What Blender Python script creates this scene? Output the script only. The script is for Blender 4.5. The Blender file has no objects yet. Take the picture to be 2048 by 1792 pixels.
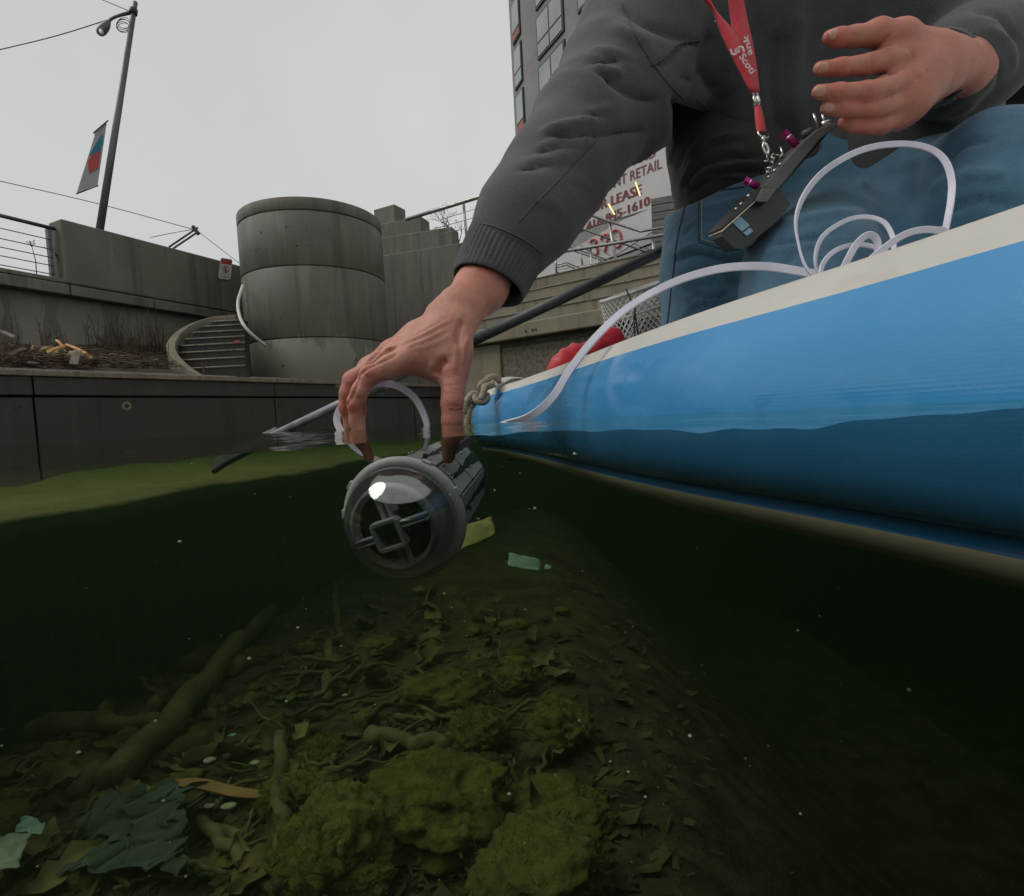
import bpy, bmesh, math, random
import numpy as np
from mathutils import Vector, Matrix, noise
from mathutils.bvhtree import BVHTree
random.seed(7); RNG = np.random.default_rng(7)
R = math.radians
S = bpy.context.scene
COL = S.collection

# ------------------------------------------------------------------ camera
F = 1100.0                       # focal length in pixels of a 2048 x 1792 picture
CAMZ = 0.0026                    # lens just above the waterline
cam_d = bpy.data.cameras.new('camera'); cam = bpy.data.objects.new('camera', cam_d); COL.objects.link(cam)
CM = Matrix.Translation((0, 0, CAMZ)) @ Matrix.Rotation(R(87.0), 4, 'X') @ Matrix.Rotation(R(-3.0), 4, 'Z')
cam.matrix_world = CM
cam_d.sensor_width = 36.0; cam_d.lens = 36.0 * F / 2048.0
cam_d.clip_start = 0.01; cam_d.clip_end = 2000
S.camera = cam
# ------------------------------------------------------------------ sky
SUN_EL, SUN_AZ = 50.0, -96.0      # azimuth from +Y, clockwise positive: high on the left
w = bpy.data.worlds.new('World'); S.world = w; w.use_nodes = True
nt = w.node_tree; nt.nodes.clear()
sky = nt.nodes.new('ShaderNodeTexSky'); sky.sky_type = 'NISHITA'; sky.sun_disc = False
sky.sun_elevation = R(SUN_EL); sky.sun_rotation = R(SUN_AZ); sky.dust_density = 3.0
skm = nt.nodes.new('ShaderNodeVectorMath'); skm.operation = 'SCALE'; skm.inputs['Scale'].default_value = 0.10
nt.links.new(sky.outputs['Color'], skm.inputs[0])
tc = nt.nodes.new('ShaderNodeTexCoord')
nz = nt.nodes.new('ShaderNodeTexNoise'); nz.inputs['Scale'].default_value = 1.6; nz.inputs['Detail'].default_value = 5; nz.inputs['Roughness'].default_value = 0.5
nt.links.new(tc.outputs['Generated'], nz.inputs['Vector'])
cr = nt.nodes.new('ShaderNodeValToRGB')
cr.color_ramp.elements[0].position = 0.30; cr.color_ramp.elements[0].color = (0.565, 0.575, 0.565, 1)
cr.color_ramp.elements[1].position = 0.72; cr.color_ramp.elements[1].color = (0.665, 0.672, 0.655, 1)
nt.links.new(nz.outputs['Fac'], cr.inputs['Fac'])
mx = nt.nodes.new('ShaderNodeMix'); mx.data_type = 'RGBA'; mx.inputs['Factor'].default_value = 0.93   # thick cloud over the clear sky
nt.links.new(skm.outputs[0], mx.inputs['A']); nt.links.new(cr.outputs['Color'], mx.inputs['B'])
bg = nt.nodes.new('ShaderNodeBackground'); bg.inputs['Strength'].default_value = 1.0
nt.links.new(mx.outputs['Result'], bg.inputs['Color'])
wo = nt.nodes.new('ShaderNodeOutputWorld'); nt.links.new(bg.outputs[0], wo.inputs['Surface'])
# ------------------------------------------------------------------ sun through cloud
sd = bpy.data.lights.new('sun', 'SUN'); sd.energy = 1.35; sd.angle = R(35); sd.color = (1, 0.97, 0.93)
sun = bpy.data.objects.new('sun', sd); COL.objects.link(sun)
_a, _e = R(SUN_AZ), R(SUN_EL)
sdir = Vector((math.sin(_a) * math.cos(_e), math.cos(_a) * math.cos(_e), math.sin(_e)))
sun.rotation_euler = sdir.to_track_quat('Z', 'Y').to_euler()
# ------------------------------------------------------------------ picture settings
vs = S.view_settings; vs.view_transform = 'Standard'; vs.look = 'None'; vs.exposure = 0.0; vs.gamma = 1.0; vs.use_curve_mapping = False
S.render.engine = 'CYCLES'
cy = S.cycles; cy.max_bounces = 6; cy.diffuse_bounces = 3; cy.glossy_bounces = 3; cy.transmission_bounces = 4; cy.transparent_max_bounces = 24
cy.volume_bounces = 1; cy.caustics_reflective = False; cy.caustics_refractive = False; cy.sample_clamp_indirect = 4.0
cy.use_denoising = True
try: cy.denoiser = 'OPENIMAGEDENOISE'
except Exception: pass

# ------------------------------------------------------------------ geometry helpers
CR = CM.to_3x3(); CO = CM.translation.copy(); CRI = CR.inverted()
def P(x, y, d):                   # the point seen at pixel (x, y) of the 2048-wide picture, d metres deep
    return CO + CR @ Vector(((x - 1024) / F * d, -(y - 896) / F * d, -d))
def ray(x, y): return CR @ Vector(((x - 1024) / F, -(y - 896) / F, -1.0))
def PZ(x, y, z):
    r = ray(x, y); return CO + r * ((z - CO.z) / r.z)
def hor(x): return 838.4 - (x - 1024) * 0.0524
def PV(x, y, d):                  # like P, but plumb above the point where pixel column x meets the horizon
    q = P(x + .0524 * (hor(x) - y), hor(x + .0524 * (hor(x) - y)), d); return Vector((q.x, q.y, CAMZ + (hor(x) - y) * d / F))
def onplane(x, y, o, n):
    r = ray(x, y); return CO + r * ((o - CO).dot(n) / r.dot(n))
def proj(V):                      # n x 3 world -> n x 2 pixels
    L = (np.asarray(V) - np.array(CO)) @ np.array(CR)
    d = -L[:, 2]
    return np.stack([1024 + F * L[:, 0] / d, 896 - F * L[:, 1] / d], 1)

def tag(o, label=None, cat=None, group=None, kind=None):
    if label: o['label'] = label
    if cat: o['category'] = cat
    if group: o['group'] = group
    if kind: o['kind'] = kind
    return o
def setpar(o, p):
    if p is not None:
        o.parent = p
        if p.type == 'EMPTY': o.matrix_parent_inverse = Matrix.Translation(-p.location)
def obj(name, V, Fc, mat, parent=None, smooth=False, bevel=0, seg=2, mats=None, mi=None):
    me = bpy.data.meshes.new(name)
    me.from_pydata([tuple(v) for v in V], [], [tuple(int(i) for i in f) for f in Fc])
    for m in (mats or [mat]): me.materials.append(m)
    if mi is not None: me.polygons.foreach_set('material_index', np.asarray(mi, dtype=np.int32))
    if smooth: me.polygons.foreach_set('use_smooth', np.ones(len(me.polygons), dtype=bool))
    me.update()
    o = bpy.data.objects.new(name, me); COL.objects.link(o); setpar(o, parent)
    if bevel:
        b = o.modifiers.new('bevel', 'BEVEL'); b.width = bevel; b.segments = seg; b.limit_method = 'ANGLE'; b.angle_limit = R(40)
    return o
def thing(name, label, cat, group=None, loc=(0, 0, 0)):
    o = bpy.data.objects.new(name, None); COL.objects.link(o); o.location = loc; o.empty_display_size = 0.05
    return tag(o, label, cat, group)
class G:                          # collects shapes for ONE mesh
    def __init__(s): s.v = []; s.f = []; s.m = []
    def add(s, V, Fc, m=0):
        b = len(s.v); s.v += [Vector(v) for v in V]; s.f += [[i + b for i in f] for f in Fc]; s.m += [m] * len(Fc); return s
    def build(s, name, mat, parent=None, smooth=False, bevel=0, seg=2, mats=None):
        return obj(name, s.v, s.f, mat, parent, smooth, bevel, seg, mats, s.m if mats else None)
def hexa(c):                      # 8 corners: 4 below, 4 above
    return c, [(3, 2, 1, 0), (4, 5, 6, 7), (0, 1, 5, 4), (1, 2, 6, 5), (2, 3, 7, 6), (3, 0, 4, 7)]
def box(c, s, rz=0.0, M=None):
    x, y, z = s[0] / 2, s[1] / 2, s[2] / 2
    L = [(-x, -y, -z), (x, -y, -z), (x, y, -z), (-x, y, -z), (-x, -y, z), (x, -y, z), (x, y, z), (-x, y, z)]
    T = M if M is not None else Matrix.Rotation(rz, 3, 'Z')
    return hexa([Vector(c) + T @ Vector(p) for p in L])
def prism(poly, off):             # polygon extruded by a vector
    n = len(poly); poly = [Vector(p) for p in poly]; off = Vector(off)
    return poly + [p + off for p in poly], [tuple(range(n - 1, -1, -1)), tuple(range(n, 2 * n))] + [(i, (i + 1) % n, n + (i + 1) % n, n + i) for i in range(n)]
def wallbox(a, b, z0, z1, th):    # vertical slab between plan points a, b; th > 0 thickens to the left of a->b
    a, b = Vector((a[0], a[1], 0)), Vector((b[0], b[1], 0)); d = (b - a).normalized(); n = Vector((-d.y, d.x, 0)) * th
    z0 = z0 if isinstance(z0, tuple) else (z0, z0); z1 = z1 if isinstance(z1, tuple) else (z1, z1)
    u = Vector((0, 0, 1))
    return hexa([a + u * z0[0], b + u * z0[1], b + n + u * z0[1], a + n + u * z0[0], a + u * z1[0], b + u * z1[1], b + n + u * z1[1], a + n + u * z1[0]])
def spl(pts, n):                  # Catmull-Rom through the points (any dimension)
    p = np.array([list(q) for q in pts], float); p = np.vstack([2 * p[0] - p[1], p, 2 * p[-1] - p[-2]]); m = len(p) - 3
    out = []
    for t in np.linspace(0, m, n):
        i = min(int(t), m - 1); u = t - i; a, b, c, d = p[i:i + 4]
        out.append(0.5 * ((2 * b) + (c - a) * u + (2 * a - 5 * b + 4 * c - d) * u * u + (3 * b - a - 3 * c + d) * u ** 3))
    return np.array(out)
def tube(pts, r, n=8, flat=None, up=None, cap=True, twist=None):   # swept round or rectangular (flat = width, thickness) profile
    pts = [Vector(p) for p in pts]; m = len(pts); V = []; Fc = []
    rr = list(r) if hasattr(r, '__len__') else [r] * m
    T = [(pts[min(i + 1, m - 1)] - pts[max(i - 1, 0)]).normalized() for i in range(m)]
    nrm = Vector(up) if up is not None else (Vector((0, 0, 1)) if abs(T[0].z) < 0.9 else Vector((1, 0, 0)))
    for i in range(m):
        if up is not None and not isinstance(up, tuple): pass
        nrm = (nrm - T[i] * nrm.dot(T[i])).normalized(); bn = T[i].cross(nrm)
        n1, b1 = nrm, bn
        if twist is not None:
            q = Matrix.Rotation(twist[i], 3, T[i]); n1, b1 = q @ nrm, q @ bn
        if flat:
            k = rr[i] if hasattr(r, '__len__') else 1.0
            for a, b in ((-.5, -.5), (.5, -.5), (.5, .5), (-.5, .5)): V.append(pts[i] + b1 * (a * flat[0] * k) + n1 * (b * flat[1] * k))
        else:
            for j in range(n):
                a = 2 * math.pi * j / n; V.append(pts[i] + n1 * (math.cos(a) * rr[i]) + b1 * (math.sin(a) * rr[i]))
    k = 4 if flat else n
    for i in range(m - 1):
        for j in range(k): Fc.append((i * k + j, i * k + (j + 1) % k, (i + 1) * k + (j + 1) % k, (i + 1) * k + j))
    if cap: Fc += [tuple(range(k - 1, -1, -1)), tuple(range((m - 1) * k, m * k))]
    return V, Fc
def lathe(prof, o, ax, n=24, xref=None, cap=True):   # prof: (radius, along)
    ax = Vector(ax).normalized(); x = Vector(xref) if xref is not None else (Vector((1, 0, 0)) if abs(ax.x) < 0.8 else Vector((0, 1, 0)))
    x = (x - ax * x.dot(ax)).normalized(); y = ax.cross(x); V = []; Fc = []
    for r, a in prof:
        for j in range(n):
            t = 2 * math.pi * j / n; V.append(Vector(o) + ax * a + x * (r * math.cos(t)) + y * (r * math.sin(t)))
    for i in range(len(prof) - 1):
        for j in range(n): Fc.append((i * n + j, i * n + (j + 1) % n, (i + 1) * n + (j + 1) % n, (i + 1) * n + j))
    if cap: Fc += [tuple(range(n - 1, -1, -1)), tuple(range((len(prof) - 1) * n, len(prof) * n))]
    return V, Fc
# ------------------------------------------------------------------ noise and sculpting in numpy
_perm = RNG.permutation(512); _grad = RNG.normal(size=(512, 3)); _grad /= np.linalg.norm(_grad, axis=1)[:, None]
def gnoise(p):
    p = np.asarray(p, float); i = np.floor(p).astype(int); f = p - i; u = f * f * f * (f * (f * 6 - 15) + 10); out = 0
    for a in (0, 1):
        for b in (0, 1):
            for c in (0, 1):
                h = _perm[(_perm[(_perm[(i[:, 0] + a) & 511] + i[:, 1] + b) & 511] + i[:, 2] + c) & 511]
                d = (_grad[h] * (f - np.array([a, b, c]))).sum(1)
                out = out + d * np.where(a, u[:, 0], 1 - u[:, 0]) * np.where(b, u[:, 1], 1 - u[:, 1]) * np.where(c, u[:, 2], 1 - u[:, 2])
    return out
def fbm(p, o=4):
    p = np.asarray(p, float); s = 0; a = 1.0
    for k in range(o): s = s + a * gnoise(p * 2 ** k + 17.3 * k); a *= 0.5
    return s
class SDF:                        # smooth union of tapered capsules on a grid, meshed with surface nets
    def __init__(s, lo, hi, h):
        s.h = h; s.o = np.array(lo, float); s.n = np.ceil((np.array(hi) - s.o) / h).astype(int) + 1
        s.D = np.full(s.n, 1.0, np.float32); s.ax = [s.o[k] + h * np.arange(s.n[k]) for k in range(3)]
    def _seg(s, a, b, ra, rb, m, fl):
        a, b = np.array(a, float), np.array(b, float); rm = max(ra, rb) + m
        lo = np.minimum(a, b) - rm; hi = np.maximum(a, b) + rm
        i0 = np.clip(np.floor((lo - s.o) / s.h).astype(int), 0, s.n); i1 = np.clip(np.ceil((hi - s.o) / s.h).astype(int) + 1, 0, s.n)
        sl = tuple(slice(i0[k], i1[k]) for k in range(3))
        if min(i1 - i0) <= 0: return None, None
        X, Y, Z = np.meshgrid(*[s.ax[k][sl[k]] for k in range(3)], indexing='ij', sparse=True)
        ab = b - a; L = max(ab @ ab, 1e-12)
        t = np.clip(((X - a[0]) * ab[0] + (Y - a[1]) * ab[1] + (Z - a[2]) * ab[2]) / L, 0, 1)
        dx, dy, dz = X - a[0] - t * ab[0], Y - a[1] - t * ab[1], Z - a[2] - t * ab[2]
        if fl is not None:
            n = np.array(fl[0], float); n /= np.linalg.norm(n); q = (dx * n[0] + dy * n[1] + dz * n[2]) * (1 / fl[1] - 1)
            dx, dy, dz = dx + n[0] * q, dy + n[1] * q, dz + n[2] * q
        return sl, (np.sqrt(dx * dx + dy * dy + dz * dz) - (ra + (rb - ra) * t)).astype(np.float32)
    def cap(s, a, b, ra, rb=None, k=0.01, fl=None):
        rb = ra if rb is None else rb
        sl, d = s._seg(a, b, ra, rb, 3 * k + 3 * s.h, fl)
        if sl is None: return
        D = s.D[sl]; h = np.maximum(k - np.abs(D - d), 0) / k; s.D[sl] = np.minimum(D, d) - h * h * k * 0.25
    def cut(s, a, b, ra, rb=None, k=0.01, fl=None):
        rb = ra if rb is None else rb
        sl, d = s._seg(a, b, ra, rb, 3 * k + 3 * s.h, fl)
        if sl is None: return
        D = s.D[sl]; d = -d; h = np.maximum(k - np.abs(D - d), 0) / k; s.D[sl] = np.maximum(D, d) + h * h * k * 0.25
    def half(s, o, n, k=0.004):   # keep the side n points away from
        n = np.array(Vector(n).normalized()); o = np.array(o)
        X, Y, Z = np.meshgrid(*s.ax, indexing='ij', sparse=True)
        d = ((X - o[0]) * n[0] + (Y - o[1]) * n[1] + (Z - o[2]) * n[2]).astype(np.float32)
        h = np.maximum(k - np.abs(s.D - d), 0) / k; s.D = np.maximum(s.D, d) + h * h * k * 0.25
    def mesh(s):
        D = s.D; D[0], D[-1], D[:, 0], D[:, -1], D[:, :, 0], D[:, :, -1] = 1, 1, 1, 1, 1, 1
        neg = D < 0; n = D.shape; cor = [(i, j, k) for i in (0, 1) for j in (0, 1) for k in (0, 1)]
        cnt = np.zeros([m - 1 for m in n], np.int8)
        for q in cor: cnt += neg[q[0]:n[0] - 1 + q[0], q[1]:n[1] - 1 + q[1], q[2]:n[2] - 1 + q[2]]
        act = (cnt > 0) & (cnt < 8); idx = np.argwhere(act); acc = np.zeros((len(idx), 3)); num = np.zeros(len(idx))
        val = {q: D[idx[:, 0] + q[0], idx[:, 1] + q[1], idx[:, 2] + q[2]].astype(float) for q in cor}
        for q in cor:
            for ax in range(3):
                if q[ax]: continue
                e = list(q); e[ax] = 1; va, vb = val[q], val[tuple(e)]; m = (va < 0) != (vb < 0)
                t = np.where(m, va / np.where(m, va - vb, 1), 0); p = np.tile(np.array(q, float), (len(idx), 1)); p[:, ax] += t
                acc += p * m[:, None]; num += m
        V = s.o + s.h * (idx + acc / num[:, None]); vid = np.full(act.shape, -1); vid[act] = np.arange(len(idx)); Fs = []
        for ax in range(3):
            b, c = (ax + 1) % 3, (ax + 2) % 3
            s0 = [slice(None)] * 3; s1 = [slice(None)] * 3; s0[ax] = slice(0, -1); s1[ax] = slice(1, None)
            A, B = neg[tuple(s0)], neg[tuple(s1)]; E = np.argwhere(A != B)
            E = E[(E[:, b] > 0) & (E[:, c] > 0) & (E[:, b] < n[b] - 1) & (E[:, c] < n[c] - 1)]
            fl = A[E[:, 0], E[:, 1], E[:, 2]]; q = []
            for db, dc in ((1, 1), (0, 1), (0, 0), (1, 0)):
                I = E.copy(); I[:, b] -= db; I[:, c] -= dc; q.append(vid[I[:, 0], I[:, 1], I[:, 2]])
            q = np.stack(q, 1); q[~fl] = q[~fl][:, ::-1]; Fs.append(q)
        return V, np.vstack(Fs)
def vnormals(V, Fq):
    N = np.zeros_like(V); a = np.cross(V[Fq[:, 2]] - V[Fq[:, 0]], V[Fq[:, 3]] - V[Fq[:, 1]])
    for k in range(4): np.add.at(N, Fq[:, k], a)
    return N / np.maximum(np.linalg.norm(N, axis=1), 1e-12)[:, None]
def smooth(V, Fq, it=3, lam=0.5):
    n = len(V); cnt = np.zeros(n); E = np.vstack([Fq[:, [k, (k + 1) % 4]] for k in range(4)]); np.add.at(cnt, E[:, 0], 1)
    for _ in range(it):
        A = np.zeros_like(V); np.add.at(A, E[:, 0], V[E[:, 1]]); V = V + lam * (A / np.maximum(cnt, 1)[:, None] - V)
    return V
def strokes(V, Fq, st):           # raised or sunk lines on the side that faces the picture: (pixel polyline, half width px, height m)
    N = vnormals(V, Fq); face = ((V - np.array(CO)) * N).sum(1) < 0; px = proj(V); H = np.zeros(len(V))
    for line, wd, amp in st:
        L = spl(line, 10 * len(line)) if len(line) > 2 else np.array(line, float)
        lo, hi = L.min(0) - 3.5 * wd, L.max(0) + 3.5 * wd
        I = np.where(face & (px >= lo).all(1) & (px <= hi).all(1))[0]
        if not len(I): continue
        q = px[I]; best = np.full(len(I), 1e9); bt = np.zeros(len(I)); m = len(L) - 1
        for i in range(m):
            a, b = L[i], L[i + 1]; ab = b - a; t = np.clip(((q - a) @ ab) / max(ab @ ab, 1e-9), 0, 1)
            d = np.linalg.norm(q - a - t[:, None] * ab, axis=1); c = d < best; best[c] = d[c]; bt[c] = (i + t[c]) / m
        H[I] += amp * np.exp(-(best / wd) ** 2) * np.clip(np.minimum(bt, 1 - bt) * 6 + 0.25, 0, 1)
    return V + N * H[:, None]
def mesh_obj(name, V, Fq, mat, parent=None, **k): return obj(name, V, Fq, mat, parent, True, **k)
def text_mesh(body, size, ext=0.0):
    c = bpy.data.curves.new('lettering', 'FONT'); c.body = body; c.size = size; c.extrude = ext; c.resolution_u = 3
    o = bpy.data.objects.new('lettering', c); me = bpy.data.meshes.new_from_object(o)
    V = np.array([v.co[:] for v in me.vertices]); Fc = [tuple(p.vertices) for p in me.polygons]
    bpy.data.objects.remove(o); bpy.data.curves.remove(c); bpy.data.meshes.remove(me)
    return V, Fc
def letters(body, p0, p1, ht, up, mat, parent, name='lettering', bold=0.0, lift=0.002, widen=True):
    """lettering from p0 to p1 (baseline), cap height ht, standing along up"""
    V, Fc = text_mesh(body, 1.0, 0.0); p0, p1, up = Vector(p0), Vector(p1), Vector(up).normalized()
    ex = (p1 - p0); L = ex.length; ex.normalize(); up = (up - ex * up.dot(ex)).normalized(); nn = ex.cross(up)
    x0, x1 = V[:, 0].min(), V[:, 0].max(); sx = L / (x1 - x0); sy = ht / 0.69
    W = [p0 + ex * ((v[0] - x0) * sx) + up * (v[1] * sy) + nn * lift for v in V]
    g = G(); g.add(W, Fc)
    if bold:
        for a, b in ((1, 0), (-1, 0)):
            g.add([q + ex * (a * bold) + nn * (0.0004 * (2 + a)) for q in W], Fc)
    return g.build(name, mat, parent)
# ------------------------------------------------------------------ materials
class NT:
    def __init__(s, name):
        s.m = bpy.data.materials.new(name); s.m.use_nodes = True; s.t = s.m.node_tree; s.t.nodes.clear()
        s.out = s.n('OutputMaterial'); s.tc = s.n('TexCoord')
    def n(s, k, **kw):
        x = s.t.nodes.new('ShaderNode' + k)
        for a, b in kw.items(): setattr(x, a, b)
        return x
    def l(s, a, b): s.t.links.new(a, b)
    def vec(s, sc=(1, 1, 1), loc=(0, 0, 0)):
        m = s.n('Mapping'); m.inputs['Scale'].default_value = sc; m.inputs['Location'].default_value = loc
        s.l(s.tc.outputs['Object'], m.inputs['Vector']); return m.outputs[0]
    def noise(s, sc, detail=5, rough=0.55, stretch=(1, 1, 1), loc=(0, 0, 0), dist=0):
        x = s.n('TexNoise'); x.inputs['Scale'].default_value = sc; x.inputs['Detail'].default_value = detail; x.inputs['Roughness'].default_value = rough
        x.inputs['Distortion'].default_value = dist; s.l(s.vec(stretch, loc), x.inputs['Vector']); return x.outputs['Fac']
    def ramp(s, f, a, b, ca=0.0, cb=1.0):
        x = s.n('MapRange'); x.interpolation_type = 'SMOOTHSTEP'; x.inputs[1].default_value = a; x.inputs[2].default_value = b; x.inputs[3].default_value = ca; x.inputs[4].default_value = cb
        s.l(f, x.inputs[0]); return x.outputs[0]
    def mix(s, f, a, b, mode='MIX'):
        x = s.n('Mix', data_type='RGBA', blend_type=mode)
        for v, k in ((f, 'Factor'), (a, 'A'), (b, 'B')):
            if isinstance(v, (int, float)): x.inputs[k].default_value = v
            elif isinstance(v, tuple): x.inputs[k].default_value = (*v[:3], 1)
            else: s.l(v, x.inputs[k])
        return x.outputs['Result']
    def math(s, op, a, b=None):
        x = s.n('Math', operation=op)
        for i, v in enumerate((a, b)):
            if v is None: continue
            if isinstance(v, (int, float)): x.inputs[i].default_value = v
            else: s.l(v, x.inputs[i])
        return x.outputs[0]
    def bump(s, h, st=0.3, dist=0.01, prev=None):
        b = s.n('Bump'); b.inputs['Strength'].default_value = st; b.inputs['Distance'].default_value = dist; s.l(h, b.inputs['Height'])
        if prev is not None: s.l(prev, b.inputs['Normal'])
        return b.outputs[0]
    def pbsdf(s, col, rough=0.6, metal=0.0, nrm=None, **kw):
        p = s.n('BsdfPrincipled')
        for v, k in ((col, 'Base Color'), (rough, 'Roughness'), (metal, 'Metallic')):
            if isinstance(v, (int, float)): p.inputs[k].default_value = v
            elif isinstance(v, tuple): p.inputs[k].default_value = (*v[:3], 1)
            else: s.l(v, p.inputs[k])
        for k, v in kw.items(): p.inputs[k.replace('_', ' ')].default_value = v
        if nrm is not None: s.l(nrm, p.inputs['Normal'])
        s.l(p.outputs[0], s.out.inputs['Surface']); return p
MT = {}
def mat(name, c1, c2=None, sc=8.0, rough=0.6, metal=0.0, bump=0.0, bsc=None, bdist=0.004, lo=0.35, hi=0.65, stretch=(1, 1, 1), r2=None, detail=5, **kw):
    n = NT(name); f = n.noise(sc, detail, 0.6, stretch)
    col = n.mix(n.ramp(f, lo, hi), c1, c2) if c2 else c1
    rg = n.ramp(n.noise(sc * 1.7, 4, 0.6, stretch, (3, 1, 7)), 0.35, 0.65, rough, r2) if r2 is not None else rough
    nr = n.bump(n.noise(bsc or sc * 6, 6, 0.65, stretch), bump, bdist) if bump else None
    n.pbsdf(col, rg, metal, nr, **kw); MT[name] = n.m; return n.m
def concrete(name, c, dark, light, wet=0.0, streak=0.6, sc=1.6, zw=None, green=0.0):
    """cast concrete: mottling, vertical run marks, air pores; a wet tide and damp patches with their own outline"""
    n = NT(name)
    a = n.noise(sc, 6, 0.62); b = n.noise(sc * 3, 5, 0.6, (1, 1, 0.12), (5, 2, 0)); p = n.noise(60, 3, 0.5); g = n.noise(220, 3, 0.6)
    col = n.mix(n.ramp(a, 0.34, 0.68), dark, c)
    col = n.mix(n.math('MULTIPLY', n.ramp(b, 0.50, 0.72), streak), col, light)
    col = n.mix(n.math('MULTIPLY', n.ramp(n.noise(sc * 4.5, 4, 0.55, (1, 1, 0.07), (1, 9, 3)), 0.52, 0.66), 0.8), col, tuple(x * 0.5 for x in dark))
    if green: col = n.mix(n.math('MULTIPLY', n.ramp(n.noise(sc * 0.9, 5, 0.6, (1, 1, .6), (8, 3, 2)), 0.42, 0.7), green), col, (c[0] * .62, c[1] * .74, c[2] * .40))
    if zw is not None:                              # dry, paler concrete low on the face with a ragged outline
        sx = n.n('SeparateXYZ'); n.l(n.tc.outputs['Object'], sx.inputs[0])
        h = n.math('ADD', sx.outputs[2], n.math('MULTIPLY', n.math('SUBTRACT', n.noise(2.2, 5, 0.7, (1, 1, 0.35), (2, 4, 6)), 0.5), zw[1]))
        col = n.mix(n.ramp(h, zw[0] - 0.02, zw[0] + 0.02, 0.8, 0.0), col, zw[2])
    pore = n.ramp(p, 0.24, 0.31)
    col = n.mix(n.math('SUBTRACT', 1.0, pore), col, tuple(x * 0.25 for x in dark))
    col = n.mix(0.25, col, n.mix(n.ramp(g, .3, .7), dark, light))
    nr = n.bump(g, 0.35, 0.004); nr = n.bump(pore, 0.5, 0.01, nr)
    n.pbsdf(col, n.ramp(a, 0.3, 0.7, 0.62 - 0.25 * wet, 0.85 - 0.2 * wet), 0, nr); MT[name] = n.m; return n.m
CONC = concrete('concrete', (0.165, 0.160, 0.138), (0.100, 0.098, 0.086), (0.25, 0.242, 0.208), green=0.35)
CONC_CYL = concrete('concrete_drum', (0.140, 0.134, 0.112), (0.080, 0.078, 0.066), (0.25, 0.24, 0.20), wet=.4, zw=(1.10, 1.5, (0.225, 0.205, 0.158)), green=0.35)
CONC_LOW = concrete('concrete_low', (0.25, 0.235, 0.195), (0.15, 0.142, 0.12), (0.32, 0.30, 0.25), sc=1.1, streak=0.5)
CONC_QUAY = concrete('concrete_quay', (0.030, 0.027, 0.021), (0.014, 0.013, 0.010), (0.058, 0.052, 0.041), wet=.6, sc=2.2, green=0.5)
CONC_STEP = concrete('concrete_steps', (0.23, 0.205, 0.145), (0.135, 0.12, 0.085), (0.31, 0.28, 0.205), wet=.3, sc=2.0, green=0.3)
COPE = concrete('coping_concrete', (0.23, 0.20, 0.165), (0.13, 0.11, 0.09), (0.34, 0.30, 0.25), sc=5)
AGG = mat('aggregate', (0.10, 0.09, 0.07), (0.20, 0.175, 0.13), 26, 0.8, bump=0.9, bsc=45, bdist=0.02)
SOIL = mat('bank_soil', (0.035, 0.026, 0.018), (0.075, 0.055, 0.036), 9, 0.9, bump=0.8, bsc=30, bdist=0.03)
STEEL = mat('brushed_steel', (0.42, 0.41, 0.40), (0.30, 0.29, 0.28), 12, 0.32, 0.85, r2=0.5)
STEEL_D = mat('dark_steel', (0.16, 0.155, 0.165), (0.10, 0.10, 0.105), 10, 0.4, 0.6)
GALV = mat('galvanised_pole', (0.17, 0.185, 0.19), (0.10, 0.11, 0.115), 3, 0.5, 0.4, stretch=(1, 1, .2))
BLACKM = mat('black_metal', (0.02, 0.02, 0.022), (0.035, 0.035, 0.035), 6, 0.5)
WIRE = mat('wire', (0.03, 0.03, 0.03), None, rough=0.6)
WHITEPIPE = mat('white_pipe', (0.62, 0.62, 0.58), (0.48, 0.48, 0.44), 9, 0.45)
SIGNW = mat('sign_white', (0.60, 0.58, 0.60), (0.50, 0.49, 0.50), 20, 0.5)
SIGNR = mat('sign_red', (0.45, 0.055, 0.06), (0.33, 0.05, 0.05), 40, 0.5)
SIGNK = mat('sign_ink', (0.05, 0.02, 0.03), None, rough=0.6)
BAN = mat('banner_cloth', (0.50, 0.51, 0.50), (0.40, 0.41, 0.41), 3, 0.8)
BTEAL = mat('banner_teal', (0.03, 0.30, 0.34), (0.03, 0.18, 0.32), 2.2, 0.8)
BRED = mat('banner_orange', (0.55, 0.10, 0.06), (0.42, 0.06, 0.16), 2.2, 0.8)
WOOD = mat('driftwood', (0.13, 0.095, 0.065), (0.055, 0.042, 0.032), 14, 0.85, bump=0.5, stretch=(1, 1, 4))
WOODG = mat('grey_driftwood', (0.23, 0.20, 0.175), (0.10, 0.088, 0.075), 14, 0.85, bump=0.5)
WOODO = mat('fresh_split_wood', (0.58, 0.31, 0.12), (0.40, 0.21, 0.09), 18, 0.75, bump=0.3)
WOODY = mat('rotten_log', (0.33, 0.22, 0.075), (0.05, 0.042, 0.032), 9, 0.9, bump=0.9, lo=.42, hi=.58)
WEED = mat('dry_weed', (0.10, 0.058, 0.036), (0.06, 0.034, 0.022), 20, 0.9)
TWIGT = mat('tree_bark', (0.07, 0.058, 0.05), (0.05, 0.04, 0.035), 10, 0.9)
BWALL = mat('building_render', (0.25, 0.25, 0.255), (0.21, 0.21, 0.215), 0.6, 0.85)
BFRAME = mat('window_frame_green', (0.018, 0.030, 0.028), None, rough=0.5)
BRICK = mat('grey_brick', (0.20, 0.195, 0.185), (0.14, 0.137, 0.13), 5, 0.85, bump=0.6, bsc=20, stretch=(1, 1, 5))
BREDP = mat('spandrel_red', (0.36, 0.105, 0.075), (0.30, 0.09, 0.07), 2, 0.6)
PANEL = mat('fascia_panel', (0.52, 0.50, 0.495), (0.45, 0.44, 0.44), 0.7, 0.5)
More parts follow.
